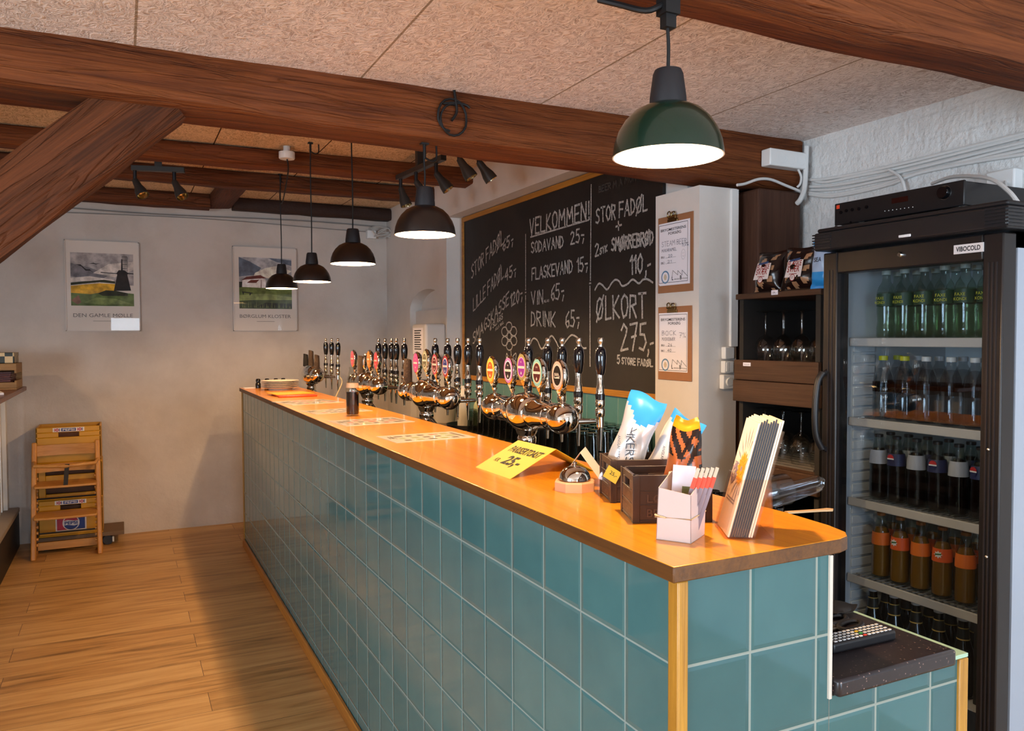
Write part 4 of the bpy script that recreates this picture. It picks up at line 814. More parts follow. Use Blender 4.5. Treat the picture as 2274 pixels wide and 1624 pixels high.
t=thing('snack_bag','striped black and orange snack bag with golden top in the front crate','bag',(.205,.106,ZB+.008),(0,.05,-1.0))
obj('foil',bagbm(.095,.190,.060,lambda u,v,s:0 if v>.88 else (1 if (v>.62 and math.sin(31*v+16*u)>-.2) or (u>.05 and math.sin(24*v-20*u)>.35) or v<.15 else (2 if u<-.12 or v>.5 else 3)),5,34,44,taper=.55),[GLD,BRN,ORG,mat('warm orange print','D98A5A',.35)],t)
bm=nb(); sphere(bm,(-.008,-.026,.075),.016,12,s=(1,.25,1.1)); sphere(bm,(.004,-.0275,.062),.012,12,mi=1,s=(1,.3,.9)); obj('printed_picture',bm,[mat('cream print','EED9C4',.4),mat('red orange print','CC5530',.4)],t)
# white card box with sticks
A=V((.059,-.009,ZB)); Bv=V((.093,-.062,ZB)); dx=(Bv-A); w=dx.length; ang=math.atan2(dx.y,dx.x)
t=thing('card_box','open white cardboard box with a rubber band near the bar corner','box',A,ang); D=.075; CARD=mat('white cardboard','CDB8B0',.75)
bm=nb(); q=.0012
def slab(bm,P,n): P=[V(p) for p in P]; n=V(n); addf(bm,P+[p+n for p in P],[(3,2,1,0),(4,5,6,7),(0,1,5,4),(1,2,6,5),(2,3,7,6),(3,0,4,7)])
slab(bm,[(0,0,0),(w,0,0),(w*1.0,0,.084),(.004,0,.092)],(0,q,0)); slab(bm,[(w,0,0),(w,D,0),(w+.004,D,.112),(w,0,.084)],(-q,0,0)); slab(bm,[(0,0,0),(0,D,0),(0,D,.110),(.004,0,.092)],(q,0,0)); slab(bm,[(0,D,0),(w,D,0),(w+.004,D,.112),(0,D,.110)],(0,-q,0)); box(bm,0,w,0,D,0,.001)
obj('carton',bm,CARD,t,smooth='')
bm=nb(); tube(bm,[(-.0012,-.0012,.040),(w+.0012,-.0012,.042),(w+.0016,D+.0012,.043),(-.0012,D+.0012,.041)],.0012,6,closed=True); tube(bm,[(-.002,-.0015,.044),(.010,-.0025,.042),(.018,-.0015,.0405)],.0016,6); obj('rubber_band',bm,mat('rubber band','D8B888',.6),t)
RS=mat('red sachet end','D9503A',.45); GS=mat('grey sachet','8C7E86',.4); SS=mat('clear tip','C9B8A0',.3)
Rz=M.Rotation(ang,4,'Z')
for k in range(5):
    lp=A+Rz@V((.030+.0065*k,.018+.006*k,.004)); s=thing('stick_sachet',['leftmost','second','middle','fourth','rightmost'][k]+' red tipped stick in the white cardboard box','sachet',lp,(0.05,.30,ang+.3),group='stick sachets in the white box')
    obj('stick',box(nb(),-.0035,.0035,-.001,.001,0,.092),GS,s); obj('red_band',box(nb(),-.0036,.0036,-.0011,.0011,.092,.112),RS,s); obj('tip',box(nb(),-.003,.003,-.0008,.0008,.112,.130),SS,s)
o=obj('leaflet',box(nb(),-.020,.020,-.0004,.0004,0,.122),PAPER); o.location=A+Rz@V((.028,.046,.004)); o.rotation_euler=(-.04,.06,ang+.35); tag(o,'white leaflet sticking up in the cardboard box, left of the sticks','leaflet')
bm=nb(); box(bm,-.002,.018,-.0008,-.0004,.060,.085); o2=obj('printed_picture',bm,mat('olive print','6F7448',.7),o)
# brochure holder and brochures
O=V((.167,-.063,ZB)); ex=V((.057,.096,0)); WB=.108; an=math.atan2(ex.y,ex.x)
ACR=clear('acrylic','FEF8F5',.22,.03)
t=thing('brochure_holder','clear acrylic leaflet stand at the end of the bar','holder',O,an); lean=.26
bm=nb(); TH=.0022
def pl_(P): slab(bm,P,(0,-TH,0))
slab(bm,[(0,-.002,.0),(WB,-.002,.0),(WB,-.002-.105*lean,.105),(0,-.002-.105*lean,.105)],(0,TH,0))
slab(bm,[(0,-.050,.0),(WB,-.050,0),(WB,-.050-.19*lean,.19),(0,-.050-.19*lean,.19)],(0,-TH,0))
slab(bm,[(0,-.002,0),(0,-.050,0),(0,-.050-.105*lean,.105),(0,-.002-.105*lean,.105)],(TH,0,0)); slab(bm,[(WB,-.002,0),(WB,-.050,0),(WB,-.050-.105*lean,.105),(WB,-.002-.105*lean,.105)],(-TH,0,0))
box(bm,0,WB,-.085,0,0,.002); slab(bm,[(0,-.083,.002),(WB,-.083,.002),(WB,-.078,.104),(0,-.078,.104)],(0,-TH,0))
obj('stand',bm,ACR,t,smooth='')
CREAM=mat('cream leaflet','F0DCC0',.6); DKB=mat('dark leaflet','2A2A30',.5)
T0=M.Translation(O)@M.Rotation(an,4,'Z')
for k in range(11):
    y=-.0055-.0040*k; lp=T0@V((.004,y,.003)); zt=.212+.004*((k*5)%4-1.5)*.6
    s=thing('brochure',('sunflower leaflet facing out at the front of the stand' if k==0 else ['second','third','fourth','fifth','sixth','seventh','eighth','ninth','tenth','rearmost'][k-1]+' leaflet from the sunflower cover in the stand'),'brochure',lp,(math.atan(lean),0,an),group='leaflets in the acrylic stand')
    bm=box(nb(),0,.100,-.0030,0,0,zt); bm.normal_update()
    for f in bm.faces: f.material_index=1 if abs(f.normal.x)>.5 and k not in (0,9,10) else 0
    obj('sheets',bm,[CREAM,DKB],s,smooth='')
    if k==0:
        F=frame((0,.0,0),(-1,0,0),(0,0,1)); bm=nb(); c=(-.030,.115); n=0
        def petals(cx,cy,r0,r1,nk,wd,mi,zz):
            for i in range(nk):
                a=2*PI*i/nk; d=V((math.cos(a),math.sin(a))); e=V((-d.y,d.x)); P=[V((cx,cy))+d*r0,V((cx,cy))+d*(r0+r1)/2+e*wd,V((cx,cy))+d*r1,V((cx,cy))+d*(r0+r1)/2-e*wd]
                P=[p for p in P if -.0995<p.x<-.0005]
                if len(P)>2: addf(bm,[(p.x,p.y,zz) for p in P],[tuple(range(len(P)))],F,mi)
        petals(-.022,.125,.03,.075,20,.0022,2,.0004); petals(-.030,.120,.008,.034,16,.006,0,.0006); petals(-.078,.105,.006,.022,12,.0045,1,.0008)
        lathe(bm,[(0,.001),(.011,.001)],20,F@M.Translation((-.030,.120,0)),0); lathe(bm,[(0,.0012),(.005,.0012)],16,F@M.Translation((-.030,.120,0)),1); lathe(bm,[(0,.0012),(.004,.0012)],16,F@M.Translation((-.078,.105,0)),3)
        for z_ in (.060,.055): box(bm,.02,.085,.0003,.0006,z_,z_+.002,mi=2)
        obj('printed_flowers',bm,[mat('sunflower yellow','F0A81C',.6),mat('lilac print','A48A94',.6),mat('grey petals','9A8C90',.6),CREAM],s,smooth='')
# ================================================================ glass shelf by the post
DWOOD=wood('dark stained board','4A3426','33231A',1,.6,1.0,.25); DIN=mat('charcoal board','1B1918',.7)
cx0,cx1,cy0,cy1,czt=1.47,1.90,.935,1.352,1.696
cab=thing('glass_shelf','dark stained open shelf unit with upside down wine glasses','shelf',(0,0,0))
obj('back_panel',box(nb(),cx1,cx1+.02,cy0,cy1,.05,czt),DIN,cab)
obj('side_panel',box(nb(),cx0,cx1,cy1-.022,cy1,.0,czt-.022),DIN,cab); obj('side_panel',box(nb(),cx0,cx1,cy0,cy0+.022,.0,czt-.022),DIN,cab)
obj('top_board',box(nb(),cx0-.012,cx1+.02,cy0-.01,cy1+.012,czt-.022,czt),DWOOD,cab,bevel=.003)
zsh=(1.425,1.03)
for z in zsh: obj('shelf_board',box(nb(),cx0+.004,cx1,cy0+.022,cy1-.022,z-.02,z),DWOOD,cab)
for a,b in ((1.352,1.432),(1.265,1.350)):
    obj('front_rail',box(nb(),cx0-.018-.006*(a<1.3),cx0,cy0-.008-.004*(a<1.3),cy1+.012,a,b),DWOOD,cab,bevel=.003)
obj('front_rail',box(nb(),cx0-.018,cx0,cy0-.008,cy1+.012,.945,1.022),DWOOD,cab,bevel=.003)
bm=nb()
for k in range(9): box(bm,cx0+.004+.045*k,cx0+.03+.045*k,cy0+.03,cy1-.03,1.0305,1.036)
obj('slatted_mat',bm,mat('grey slats','6A6866',.5),cab)
obj('lower_shelf_board',box(nb(),cx0+.01,cx1,cy0+.022,cy1-.022,.60,.62),DIN,cab)
q=onX(cx0-.0195,1657,806); t=thing('shelf_label','small white label strip on the upper shelf rail','label',(cx0-.0182,q.y+.018,q.z-.006),-PI/2); obj('strip',box(nb(),-.0,.042,-.001,0,-.007,.007),PAPER,t); obj('printed_text',text_bm('ØLGLAS',.005,FY((.021,-.0013,-.003)),width=.03),INK,t,smooth='')
q=onX(cx0-.0135,1719,648); t=thing('price_label','tiny white price label on the top board under the bags','label',(cx0-.0122,q.y+.015,q.z-.008),-PI/2); obj('strip',box(nb(),0,.034,-.001,0,-.004,.014),PAPER,t); obj('printed_text',text_bm('39,-',.008,FY((.017,-.0013,.0)),width=.022),INK,t,smooth='')
WG=clear('wine glass','F4F6F6',.48,.03)
w0=thing('wine_glass','upside down wine glass','glass',(0,0,0))
obj('bowl',lathe(nb(),[(.0335,.0005),(.036,.012),(.0415,.035),(.0425,.052),(.038,.075),(.024,.095),(.008,.105),(.0045,.112),(.004,.135),(.004,.180),(.006,.190),(.012,.197)],20),WG,w0)
obj('foot',lathe(nb(),[(0,.1945),(.012,.196),(.036,.199),(.037,.201),(0,.203)],22),WG,w0)
first=True
SH=['upper shelf','lower shelf']; PO=['rightmost','second from the right','third from the right','leftmost']
for s,zb in enumerate((1.4255,1.0365)):
    for r in range(2):
        for c in range(4):
            loc=(cx0+.075+.10*r,cy0+.065+.095*c,zb)
            lab=f'upside down wine glass on the {SH[s]}, '+('front' if r==0 else 'rear')+f' row, {PO[c]}'
            if first: w0.location=loc; w0['label']=lab; w0['group']='upside down wine glasses'; first=False
            else: dup(w0,loc,random.uniform(0,3),lab,'upside down wine glasses')
# bags of pork rinds on top
LBL=mat('bag label','E2D6D2',.6); RED=mat('label red','8E2A22',.6); NAV=mat('label navy','33466E',.6)
def rind(loc,rot,label,seed,w=.155,h=.20,lab=True):
    t=thing('snack_bag',label,'bag',loc,rot,group='brown pork rind bags')
    def fm(u,v,s): 
        a=math.sin(19*u+3*seed)+math.sin(23*v-7*u+seed)
        return 1 if a>.75 and .06<v<.93 else 0
    obj('foil',bagbm(w,h,.075,fm,seed,18,22),[BRN,TAN],t)
    if lab:
        F=FY((0,-.0415,0)); bm=nb(); addf(bm,[(-.044,h*.28,0),(.036,h*.28,0),(.044,h*.66,0),(-.030,h*.68,0)],[(0,1,2,3)],F,0)
        text_bm('FLÆSKE',.019,FY((.002,-.0419,h*.53)),width=.066,bold=.02,bm=bm,mi=1,sh=.12); text_bm('SVÆR',.021,FY((-.003,-.0419,h*.40)),width=.060,bold=.02,bm=bm,mi=1,sh=.12)
        box(bm,-.022,.016,-.0421,-.0417,h*.345,h*.36,mi=1); lathe(bm,[(.013,.0006),(.0105,.0006)],24,FY((-.004,-.0418,h*.27)),1); lathe(bm,[(0,.0005),(.0105,.0005)],24,FY((-.004,-.0418,h*.27)),0); text_bm('D',.010,FY((-.004,-.0426,h*.25)),bm=bm,mi=1)
        addf(bm,[(-.026,h*.63,.0004),(.026,h*.655,.0004),(.030,h*.71,.0004),(-.022,h*.675,.0004)],[(0,1,2,3)],F,2)
        obj('bag_label',bm,[LBL,RED,NAV],t,smooth='')
    return t
zt=czt+.001
rind((1.515,1.245,zt),(-.16,0,-PI/2),'pork rind bag with a white label, left one on the shelf top',3,.15,.165)
rind((1.515,1.075,zt),(-.10,0,-PI/2),'pork rind bag with a white label, right one on the shelf top',5,.16,.165)
rind((1.66,1.13,zt),(-.30,.35,-PI/2),'pork rind bag leaning back highest behind the two labelled bags',7,.14,.26,False)
rind((1.63,.995,zt),(-.15,0,-PI/2),'plain dark pork rind bag behind the right labelled bag',9,.14,.185,False)
t=thing('snack_bag','blue and white snack bag squeezed between pork rinds and fridge','bag',(1.49,.955,zt),(-.08,0,-PI/2)); obj('foil',bagbm(.085,.175,.05,lambda u,v,s:0 if v<.36 or v>.9 else 1,4),[BL,mat('pale blue foil','A9BEDA',.35)],t); obj('printed_text',hand(nb(),'SEA',.03,.014,.002,FY((-.012,-.029,.095))),DBL,t,smooth='')
# ================================================================ drinks fridge
X0,Y0,Y1=1.30,.170,.768
FBLK=mat('fridge black','1A1718',.35); FRW_=mat('fridge liner white','C9CDD2',.4); FSIDE=mat('fridge side white','A2ACBA',.35)
fr=thing('drinks_fridge','tall black glass door drinks fridge full of bottles','fridge',(0,0,0))
yi0,yi1,xb=.205,.733,1.865
bm=box(nb(),1.362,1.945,Y0,yi0-.012,.06,1.80); box(bm,1.362,1.945,yi1+.012,Y1,.06,1.80); box(bm,xb+.012,1.945,yi0-.012,yi1+.012,.06,1.80); box(bm,1.362,1.945,Y0,Y1,1.758,1.80); box(bm,1.362,1.945,Y0,Y1,.06,.20)
obj('cabinet_body',bm,FSIDE,fr,smooth='')
bm=box(nb(),1.364,xb+.012,yi0-.012,yi0,.20,1.758); box(bm,1.364,xb+.012,yi1,yi1+.012,.20,1.758); box(bm,xb,xb+.012,yi0,yi1,.20,1.758); box(bm,1.364,xb,yi0,yi1,1.748,1.758); box(bm,1.364,xb,yi0,yi1,.20,.212)
k=0
while .32+.036*k<1.50:
    z=.32+.036*k; 
    if all(abs(z-s)>.03 for s in ()): 
        for yy,sg in ((yi1,-1),(yi0,1)): box(bm,1.40,1.50,min(yy,yy+sg*.006),max(yy,yy+sg*.006),z,z+.027)
    k+=1
obj('inner_liner',bm,FRW_,fr,bevel=.0015,seg=1)
oy0,oy1,oz0,oz1=.226,.712,.25,1.728
d=nb(); box(d,X0,1.356,Y0,oy0,.085,1.797); box(d,X0,1.356,oy1,Y1,.085,1.797); box(d,X0,1.356,oy0,oy1,oz1,1.797); box(d,X0,1.356,oy0,oy1,.085,oz0)
door=obj('door_frame',d,FBLK,fr,bevel=.004)
b2=nb()
for yy in (.185,.196,.207): box(b2,X0-.0025,X0,yy,yy+.004,.10,1.72)
for yy in (.728,.742): box(b2,X0-.0025,X0,yy,yy+.004,.10,1.74)
obj('frame_groove',b2,mat('frame ridge','2A2627',.3),door)
obj('gasket',box(nb(),1.356,1.362,Y0+.008,Y1-.008,.09,1.79),mat('grey gasket','8C8F92',.6),door) if False else None
obj('glass_pane',box(nb(),1.318,1.324,oy0,oy1,oz0,oz1),clear('fridge glass','E8EEF2',.34,.004),door)
lk=onX(X0,2002,566); obj('lock',lathe(nb(),[(0,.012),(.006,.012),(.009,.008),(.010,0)],20,FX((X0,lk.y,lk.z))),CHROME,door)
bq=onX(X0,2152,552); nm=obj('name_plate',box(nb(),X0-.004,X0,bq.y-.042,bq.y+.042,bq.z-.0125,bq.z+.0125),mat('plate silver','D9D3D2',.35),door); obj('printed_text',text_bm('VIBOCOLD',.0125,FX((X0-.0044,bq.y,bq.z-.006)),width=.070,bold=.025),INK,nm,smooth='')
hpts=[(1.285,.752,1.405),(1.266,.756,1.37),(1.256,.756,1.28),(1.262,.756,1.20),(1.285,.752,1.155)]
hb=tube(nb(),smooth_path(hpts,6),.011,10); tube(hb,[(1.28,.752,1.398),(1.305,.750,1.41)],.009,8); tube(hb,[(1.28,.752,1.162),(1.305,.750,1.15)],.009,8); obj('handle',hb,BLACK,door)
bb=nb()
for yy,z in ((.200,1.22),(.200,.93)): sphere(bb,(X0-.002,yy,z),.005,10)
obj('frame_screw',bb,STEEL,door)
bm=box(nb(),1.268,1.945,Y0-.03,Y1+.012,1.803,1.862); prism(bm,[(1.275,Y0-.026),(1.945,Y0-.026),(1.945,Y1+.006),(1.275,Y1+.006)],1.862,1.876)
cp=obj('top_canopy',bm,BLACK,fr,bevel=.01,seg=3)
bm=nb()
for k in range(6):
    z=1.808+.009*k
    obj('vent_rib',prism(nb(),[(1.264,Y0+.03),(1.264,Y0-.034),(1.33,Y0-.034),(1.33,Y0-.028),(1.272,Y0-.028),(1.272,Y0+.03)],z,z+.004),mat('canopy rib','202023',.3),cp)
    obj('vent_rib',box(nb(),1.264,1.272,Y1-.06,Y1+.015,z,z+.004),mat('canopy rib','202023',.3),cp)
lg=onX(1.268,2010,524); obj('canopy_badge',box(nb(),1.264,1.268,lg.y-.020,lg.y+.020,lg.z-.004,lg.z+.004),mat('white badge','E4E4E4',.4),cp,bevel=.002)
obj('foot_plinth',box(nb(),1.36,1.93,Y0+.02,Y1-.02,0,.06),BLACK,fr)
SHW=mat('shelf strip','BDB7B4',.4); szs=[]
for i,(xa,ya) in enumerate(((1895,752),(1895,928),(1895,1106),(1893,1276))):
    z=onX(1.385,xa,ya).z; szs.append(z); sb=nb(); box(sb,1.378,1.386,yi0+.004,yi1-.004,z-.026,z+.002)
    sh=obj('shelf_front',sb,SHW,fr,bevel=.003); w=nb()
    for k in range(24): y=yi0+.012+.0215*k; box(w,1.386,xb-.02,y-.0014,y+.0014,z-.004,z-.001)
    for x in (1.42,1.62,1.82): box(w,x,x+.005,yi0+.004,yi1-.004,z-.008,z-.004)
    obj('shelf_wire',w,mat('wire grey','8E8E90',.4),sh)
# bottles
def bottle(label,prof,m,cap,lab=None,liq=None,kind='soda_bottle'):
    t=thing(kind,label,'bottle',(0,0,0)); obj('glass',lathe(nb(),prof,18),m,t)
    if liq: obj('drink',lathe(nb(),liq[0],18),liq[1],t)
    r,z,h,cm=cap; obj('cap',lathe(nb(),[(r*.9,z-.001),(r,z),(r,z+h*.9),(r*.9,z+h),(0,z+h)],16),cm,t)
    if lab:
        p,ms,fn=lab; bm=lathe(nb(),p,18); 
        l=obj('label',bm,ms,t)
        if fn: fn(l)
    return t
PET=clear('pet bottle','EAF1EB',.38,.02); PETC=clear('pet clear','E6EAEC',.38,.02); GLC=clear('glass clear','E2EAE6',.34,.02)
# the wording sits on the part of each label that faces the door (-X)
def face_text(l,lines,r,m):
    for s,z,h,w in lines: obj('printed_text',text_bm(s,h,FX((-r-.0012,0,z)),width=w),m,l,smooth='')
YTXT=mat('yellow print','D9D23A',.5)
sh1=bottle('x',[(0,.002),(.024,.0),(.029,.006),(.0295,.03),(.0265,.055),(.029,.085),(.0285,.105),(.0285,.150),(.024,.165),(.0135,.182),(.012,.195),(.012,.205)],PET,(.0145,.205,.013,mat('clear cap','AEB8B0',.4)),([(.0292,.103),(.0292,.143),(.0285,.143),(.0285,.103)],mat('dark green label','24462C',.45),lambda l:face_text(l,(('FAXE',.124,.009,.030),('KONDI',.110,.009,.036)),.0292,YTXT)),([(0,.004),(.022,.004),(.026,.008),(.027,.03),(.0245,.055),(.0268,.085),(.0262,.148),(0,.150)],clear('pale lemon drink','EFF4E6',.05)))
sh2=bottle('x',[(0,.002),(.026,.0),(.032,.006),(.0325,.07),(.031,.078),(.0325,.086),(.032,.115),(.029,.140),(.020,.165),(.0125,.180),(.0125,.190)],PETC,(.0145,.190,.014,mat('yellow cap','B9B81E',.4)),([(.0328,.088),(.0328,.120),(.0325,.120),(.0325,.088)],clear('tinted sleeve','55606A',.2),None),([(0,.004),(.024,.004),(.030,.010),(.0302,.070),(.029,.078),(.0302,.086),(.0298,.113),(.026,.140),(.017,.163),(0,.166)],clear('clear water','DFE6EA',.04)))
WCAP=mat('white cap','C9CDD2',.4)
PBLUE=mat('soda label navy','1E2450',.45); PRED=mat('soda red','B8282E',.45); PWHT=mat('soda white','E2E2E6',.45)
def globe(l,r):
    bm=nb(); F=FX((-r-.0012,0,.142)); 
    for mi,pts in ((0,[(math.cos(a),math.sin(a)) for a in [PI*i/8 for i in range(9)]]),(2,[(math.cos(a),math.sin(a)) for a in [PI+PI*i/8 for i in range(9)]])): addf(bm,[(x*.012,y*.012+(.002 if mi==0 else -.002),0) for x,y in pts],[tuple(range(9))],F,mi)
    addf(bm,[(-.012,-.002,.0002),(.012,-.002,.0002),(.012,.002,.0002),(-.012,.002,.0002)],[(0,1,2,3)],F,1); obj('round_logo',bm,[PRED,PWHT,PBLUE],l,smooth='')
gprof=[(0,.003),(.024,.0),(.0285,.004),(.029,.06),(.0275,.10),(.0285,.118),(.026,.145),(.0185,.170),(.0135,.192),(.0125,.205),(.0135,.207)]
sh3=bottle('x',gprof,GLC,(.0138,.204,.009,mat('dark cap','2A2628',.35)),([(.0285,.120),(.0265,.150),(.0245,.158),(.0240,.158),(.0275,.120)],PBLUE,lambda l:globe(l,.0272)),([(0,.006),(.022,.006),(.0262,.010),(.0265,.06),(.025,.10),(.026,.118),(.0235,.145),(.016,.168),(0,.170)],mat('cola drink','160806',.12)))
sh3b=bottle('x',gprof,GLC,(.0138,.204,.009,mat('dark cap','2A2628',.35)),([(.0285,.118),(.0262,.150),(.0238,.162),(.0232,.162),(.0275,.118)],mat('pale grey label','A9ADBA',.5),None),([(0,.006),(.022,.006),(.0262,.010),(.0265,.06),(.025,.10),(.026,.118),(.0235,.145),(.016,.168),(0,.170)],mat('cola drink','160806',.12)))
OJ=mat('orange drink','8E5A10',.2,trans=0); OCAP=mat('orange cap','9A5A20',.4); OLB=mat('orange label','DD5A1E',.5)
def star(l,r):
    bm=nb(); F=FX((-r-.0012,0,.133)); addf(bm,[((.013 if i%2==0 else .008)*math.cos(PI*i/8),(.012 if i%2==0 else .007)*math.sin(PI*i/8),0) for i in range(16)],[tuple(range(16))],F,0); addf(bm,[(-.009,-.003,.0003),(.009,.0,.0003),(.009,.004,.0003),(-.009,.002,.0003)],[(0,1,2,3)],F,1); obj('starburst_logo',bm,[PWHT,mat('logo green','2E6A3A',.5)],l,smooth='')
oliq=([(0,.006),(.022,.006),(.0275,.010),(.0278,.06),(.0265,.10),(.0272,.118),(.0245,.145),(.0172,.165),(0,.168)],OJ)
olab=[(.0288,.110),(.0285,.128),(.0262,.150),(.0255,.150),(.0278,.112)]
sh4=bottle('x',gprof,GLC,(.0138,.204,.009,OCAP),(olab,OLB,lambda l:star(l,.0282)),oliq)
sh4b=bottle('x',gprof,GLC,(.0138,.204,.009,OCAP),(olab,mat('plain orange label','E0701E',.5),None),oliq)
BBR=mat('dark beer glass','0D0B0A',.08,coat=.5)
blab=mat('beer label black','16181A',.4); bgold=mat('beer label gold','B59A52',.35)
sh5=bottle('x',[(0,.003),(.026,.0),(.030,.004),(.0305,.12),(.028,.142),(.017,.175),(.0135,.20),(.013,.228),(.014,.230)],BBR,(.0148,.226,.010,mat('white crown cap','D2D4DA',.3)),([(.0190,.168),(.0180,.172),(.0150,.205),(.0146,.205),(.0186,.168)],blab,lambda l:obj('gold_band',lathe(lathe(nb(),[(.0188,.170),(.0182,.1735)],18),[(.0153,.203),(.0151,.206)],18),bgold,l)),None,'beer_bottle')
used={}
def place(src,x,y,z,label,group,capm=None):
    if src.name not in used:
        used[src.name]=1; o=src; o.location=(x,y,z+.0012); o['label']=label; o['group']=group
    else: o=dup(src,(x,y,z+.0012),random.uniform(-.25,.25),label,group)
    if capm:
        for c in o.children:
            if c.name.startswith('cap'): c.data=c.data.copy(); c.data.materials[0]=capm
    return o
ORD=['first','second','third','fourth','fifth','sixth','seventh']
def row(srcs,xs,ys,z,what,shelf,group,caps=None):
    for r,x in enumerate(xs):
        for k,y in enumerate(ys):
            yy=y+(.018 if r%2 else 0)
            place(srcs[(k+r)%len(srcs)],x+random.uniform(-.004,.004),yy,z,f'{ORD[k]} {what} from the left, {"front" if r==0 else "rear" if r==1 else "back"} row on the {shelf}',group,caps[(k+r)%len(caps)] if caps else None)
ys7=[.655-.0715*k for k in range(6)]
row([sh1],(1.45,1.53),[.648-.068*k for k in range(7)],szs[0],'green labelled lemon soda','top fridge shelf','lemon sodas on the top shelf')
row([sh2],(1.455,1.54),[.655-.078*k for k in range(6)],szs[1],'wide clear water bottle','second fridge shelf','water bottles on the second shelf',[None,None,WCAP,WCAP,WCAP,WCAP])
row([sh3b,sh3],(1.445,1.525),[.665-.070*k for k in range(7)],szs[2],'dark cola bottle','middle fridge shelf','cola bottles on the middle shelf')
row([sh4b,sh4],(1.44,1.52),[.650-.074*k for k in range(6)],szs[3],'orange soda bottle','fourth fridge shelf','orange sodas on the fourth shelf')
row([sh5],(1.435,1.52),[.668-.078*k for k in range(5)],szs[3]-.275,'dark beer bottle','fridge bottom','dark beers at the fridge bottom')
obj('bottom_shelf',box(nb(),1.378,xb-.02,yi0+.004,yi1-.004,szs[3]-.28,szs[3]-.275),SHW,fr)
t=thing('beer_carton','dark printed carton at the bottom right of the fridge','carton',(1.41,.222,szs[3]-.2738)); obj('carton',box(nb(),0,.12,0,.085,0,.24),mat('carton black','1A1815',.5),t,bevel=.002)
bm=text_bm('STAR',.022,FX((-.0012,.042,.185)),width=.06); 
for k in range(6): box(bm,-.0012,-.0004,.012,.07-.006*(k%3),.15-.014*k,.156-.014*k)
obj('printed_text',bm,mat('carton print','4E4734',.6),t,smooth='')
# amplifier on the fridge
ax=1.345; a0,a1=.312,.765; za,zb=1.892,1.962
am=thing('amplifier','black hifi amplifier on top of the drinks fridge','amplifier',(0,0,0)); AB=mat('amplifier black','131316',.4)
obj('case',box(nb(),ax+.008,ax+.33,a0+.004,a1-.004,za,zb-.002),AB,am,bevel=.002)
fp=obj('front_panel',box(nb(),ax,ax+.009,a0,a1,za-.002,zb),AB,am,bevel=.003)
for x,y in ((ax+.05,a0+.045),(ax+.05,a1-.065),(ax+.28,a0+.05),(ax+.28,a1-.05)): obj('foot',lathe(nb(),[(0,1.8765),(.020,1.8765),(.022,1.880),(.022,1.887),(.019,1.892),(0,1.892)],20,M.Translation((x,y,0))),CHROME,am)
def at(px,py): q=onX(ax-.0005,px,py); return q.y,q.z
y,z=at(1861,460); obj('red_logo',box(nb(),ax-.0012,ax,y-.006,y+.006,z-.006,z+.006),mat('orange red logo','D9482A',.5),fp)
y,z=at(1998,444); obj('display',box(nb(),ax-.001,ax,y-.028,y+.028,z-.008,z+.008),mat('display dark red','2A0E0C',.15),fp)
y,z=at(2098,428); obj('volume_knob',lathe(nb(),[(.0185,0),(.0185,.010),(.016,.014),(0,.014)],28,FX((ax,y,z))),BLACKS,fp); obj('knob_ring',lathe(nb(),[(.0205,.0),(.0205,.0015),(.0192,.0015),(.0192,0)],28,FX((ax,y,z))),mat('silver ring','8A8A8C',.3,1),fp)
bm=nb(); y0_,z0_=at(1965,469); y1_,z1_=at(2027,460)
for k in range(8): f=k/7; sphere(bm,(ax-.0005,y0_+(y1_-y0_)*f,z0_+(z1_-z0_)*f),.0016,8)
obj('indicator_dots',bm,mat('dot white','D8D8D4',.5),fp)
bm=nb()
for px,py in ((1868,472),(1880,468),(1893,466),(1908,464),(1925,460)): y,z=at(px,py); lathe(bm,[(.005,0),(.005,.004),(0,.004)],12,FX((ax,y,z)))
y,z=at(1889,494); lathe(bm,[(.004,0),(.004,.001),(0,.001)],12,FX((ax,y,z))); obj('push_buttons',bm,BLACKS,fp)
# ================================================================ things on the speckled worktop
zw=.9212
rc=thing('remote_control','black remote control with coloured buttons on the speckled worktop','remote control',(.505,-.055,zw),-.02)
obj('body',box(nb(),-.085,.085,-.024,.024,0,.020),BLACK,rc,bevel=.005,seg=3)
bm=nb()
for i in range(14):
    for j in range(4): box(bm,-.075+.0112*i,-.068+.0112*i,-.018+.0105*j,-.014+.0105*j,.020,.0215,mi=(1+j if i==7 else 0))
obj('buttons',bm,[mat('button white','D9D6D2',.5),mat('button red','D2402E',.5),mat('button green','3FA34A',.5),mat('button yellow','E0B62A',.5),mat('button grey','9A9AA0',.5)],rc)
sc=thing('scissors','black handled scissors lying behind the remote control','scissors',(.500,.012,zw),.25)
def ring_(cx,cy,rx,ry): return [(cx+rx*math.cos(a),cy+ry*math.sin(a),.006) for a in [2*PI*i/20 for i in range(20)]]
obj('handle_loop',tube(nb(),ring_(.068,.016,.032,.0165),.0055,8,closed=True),BLACK,sc); obj('handle_loop',tube(nb(),ring_(.058,-.020,.036,.0165),.0055,8,closed=True),BLACK,sc)
bm=prism(nb(),[(.035,-.012),(.03,.004),(-.09,.002),(-.02,-.008)],.004,.006); prism(bm,[(.035,.012),(.03,-.004),(-.09,-.002),(-.02,.008)],.0065,.0085); obj('blades',bm,STEEL,sc)
o=obj('black_pouch',bagbm(.10,.085,.020,lambda u,v,s:0,8),mat('black pouch','121214',.5),None); o.location=(.585,.135,zw+.010); o.rotation_euler=(PI/2-.05,0,.3); tag(o,'flat black pouch behind the scissors','pouch')
bm=sphere(nb(),(0,0,.012),.012,14,s=(1.2,.8,1)); o=obj('cork_stopper',bm,mat('pale stopper','CFC2A8',.5)); o.location=(.47,.135,zw); tag(o,'small pale stopper at the edge of the tall bar','stopper')
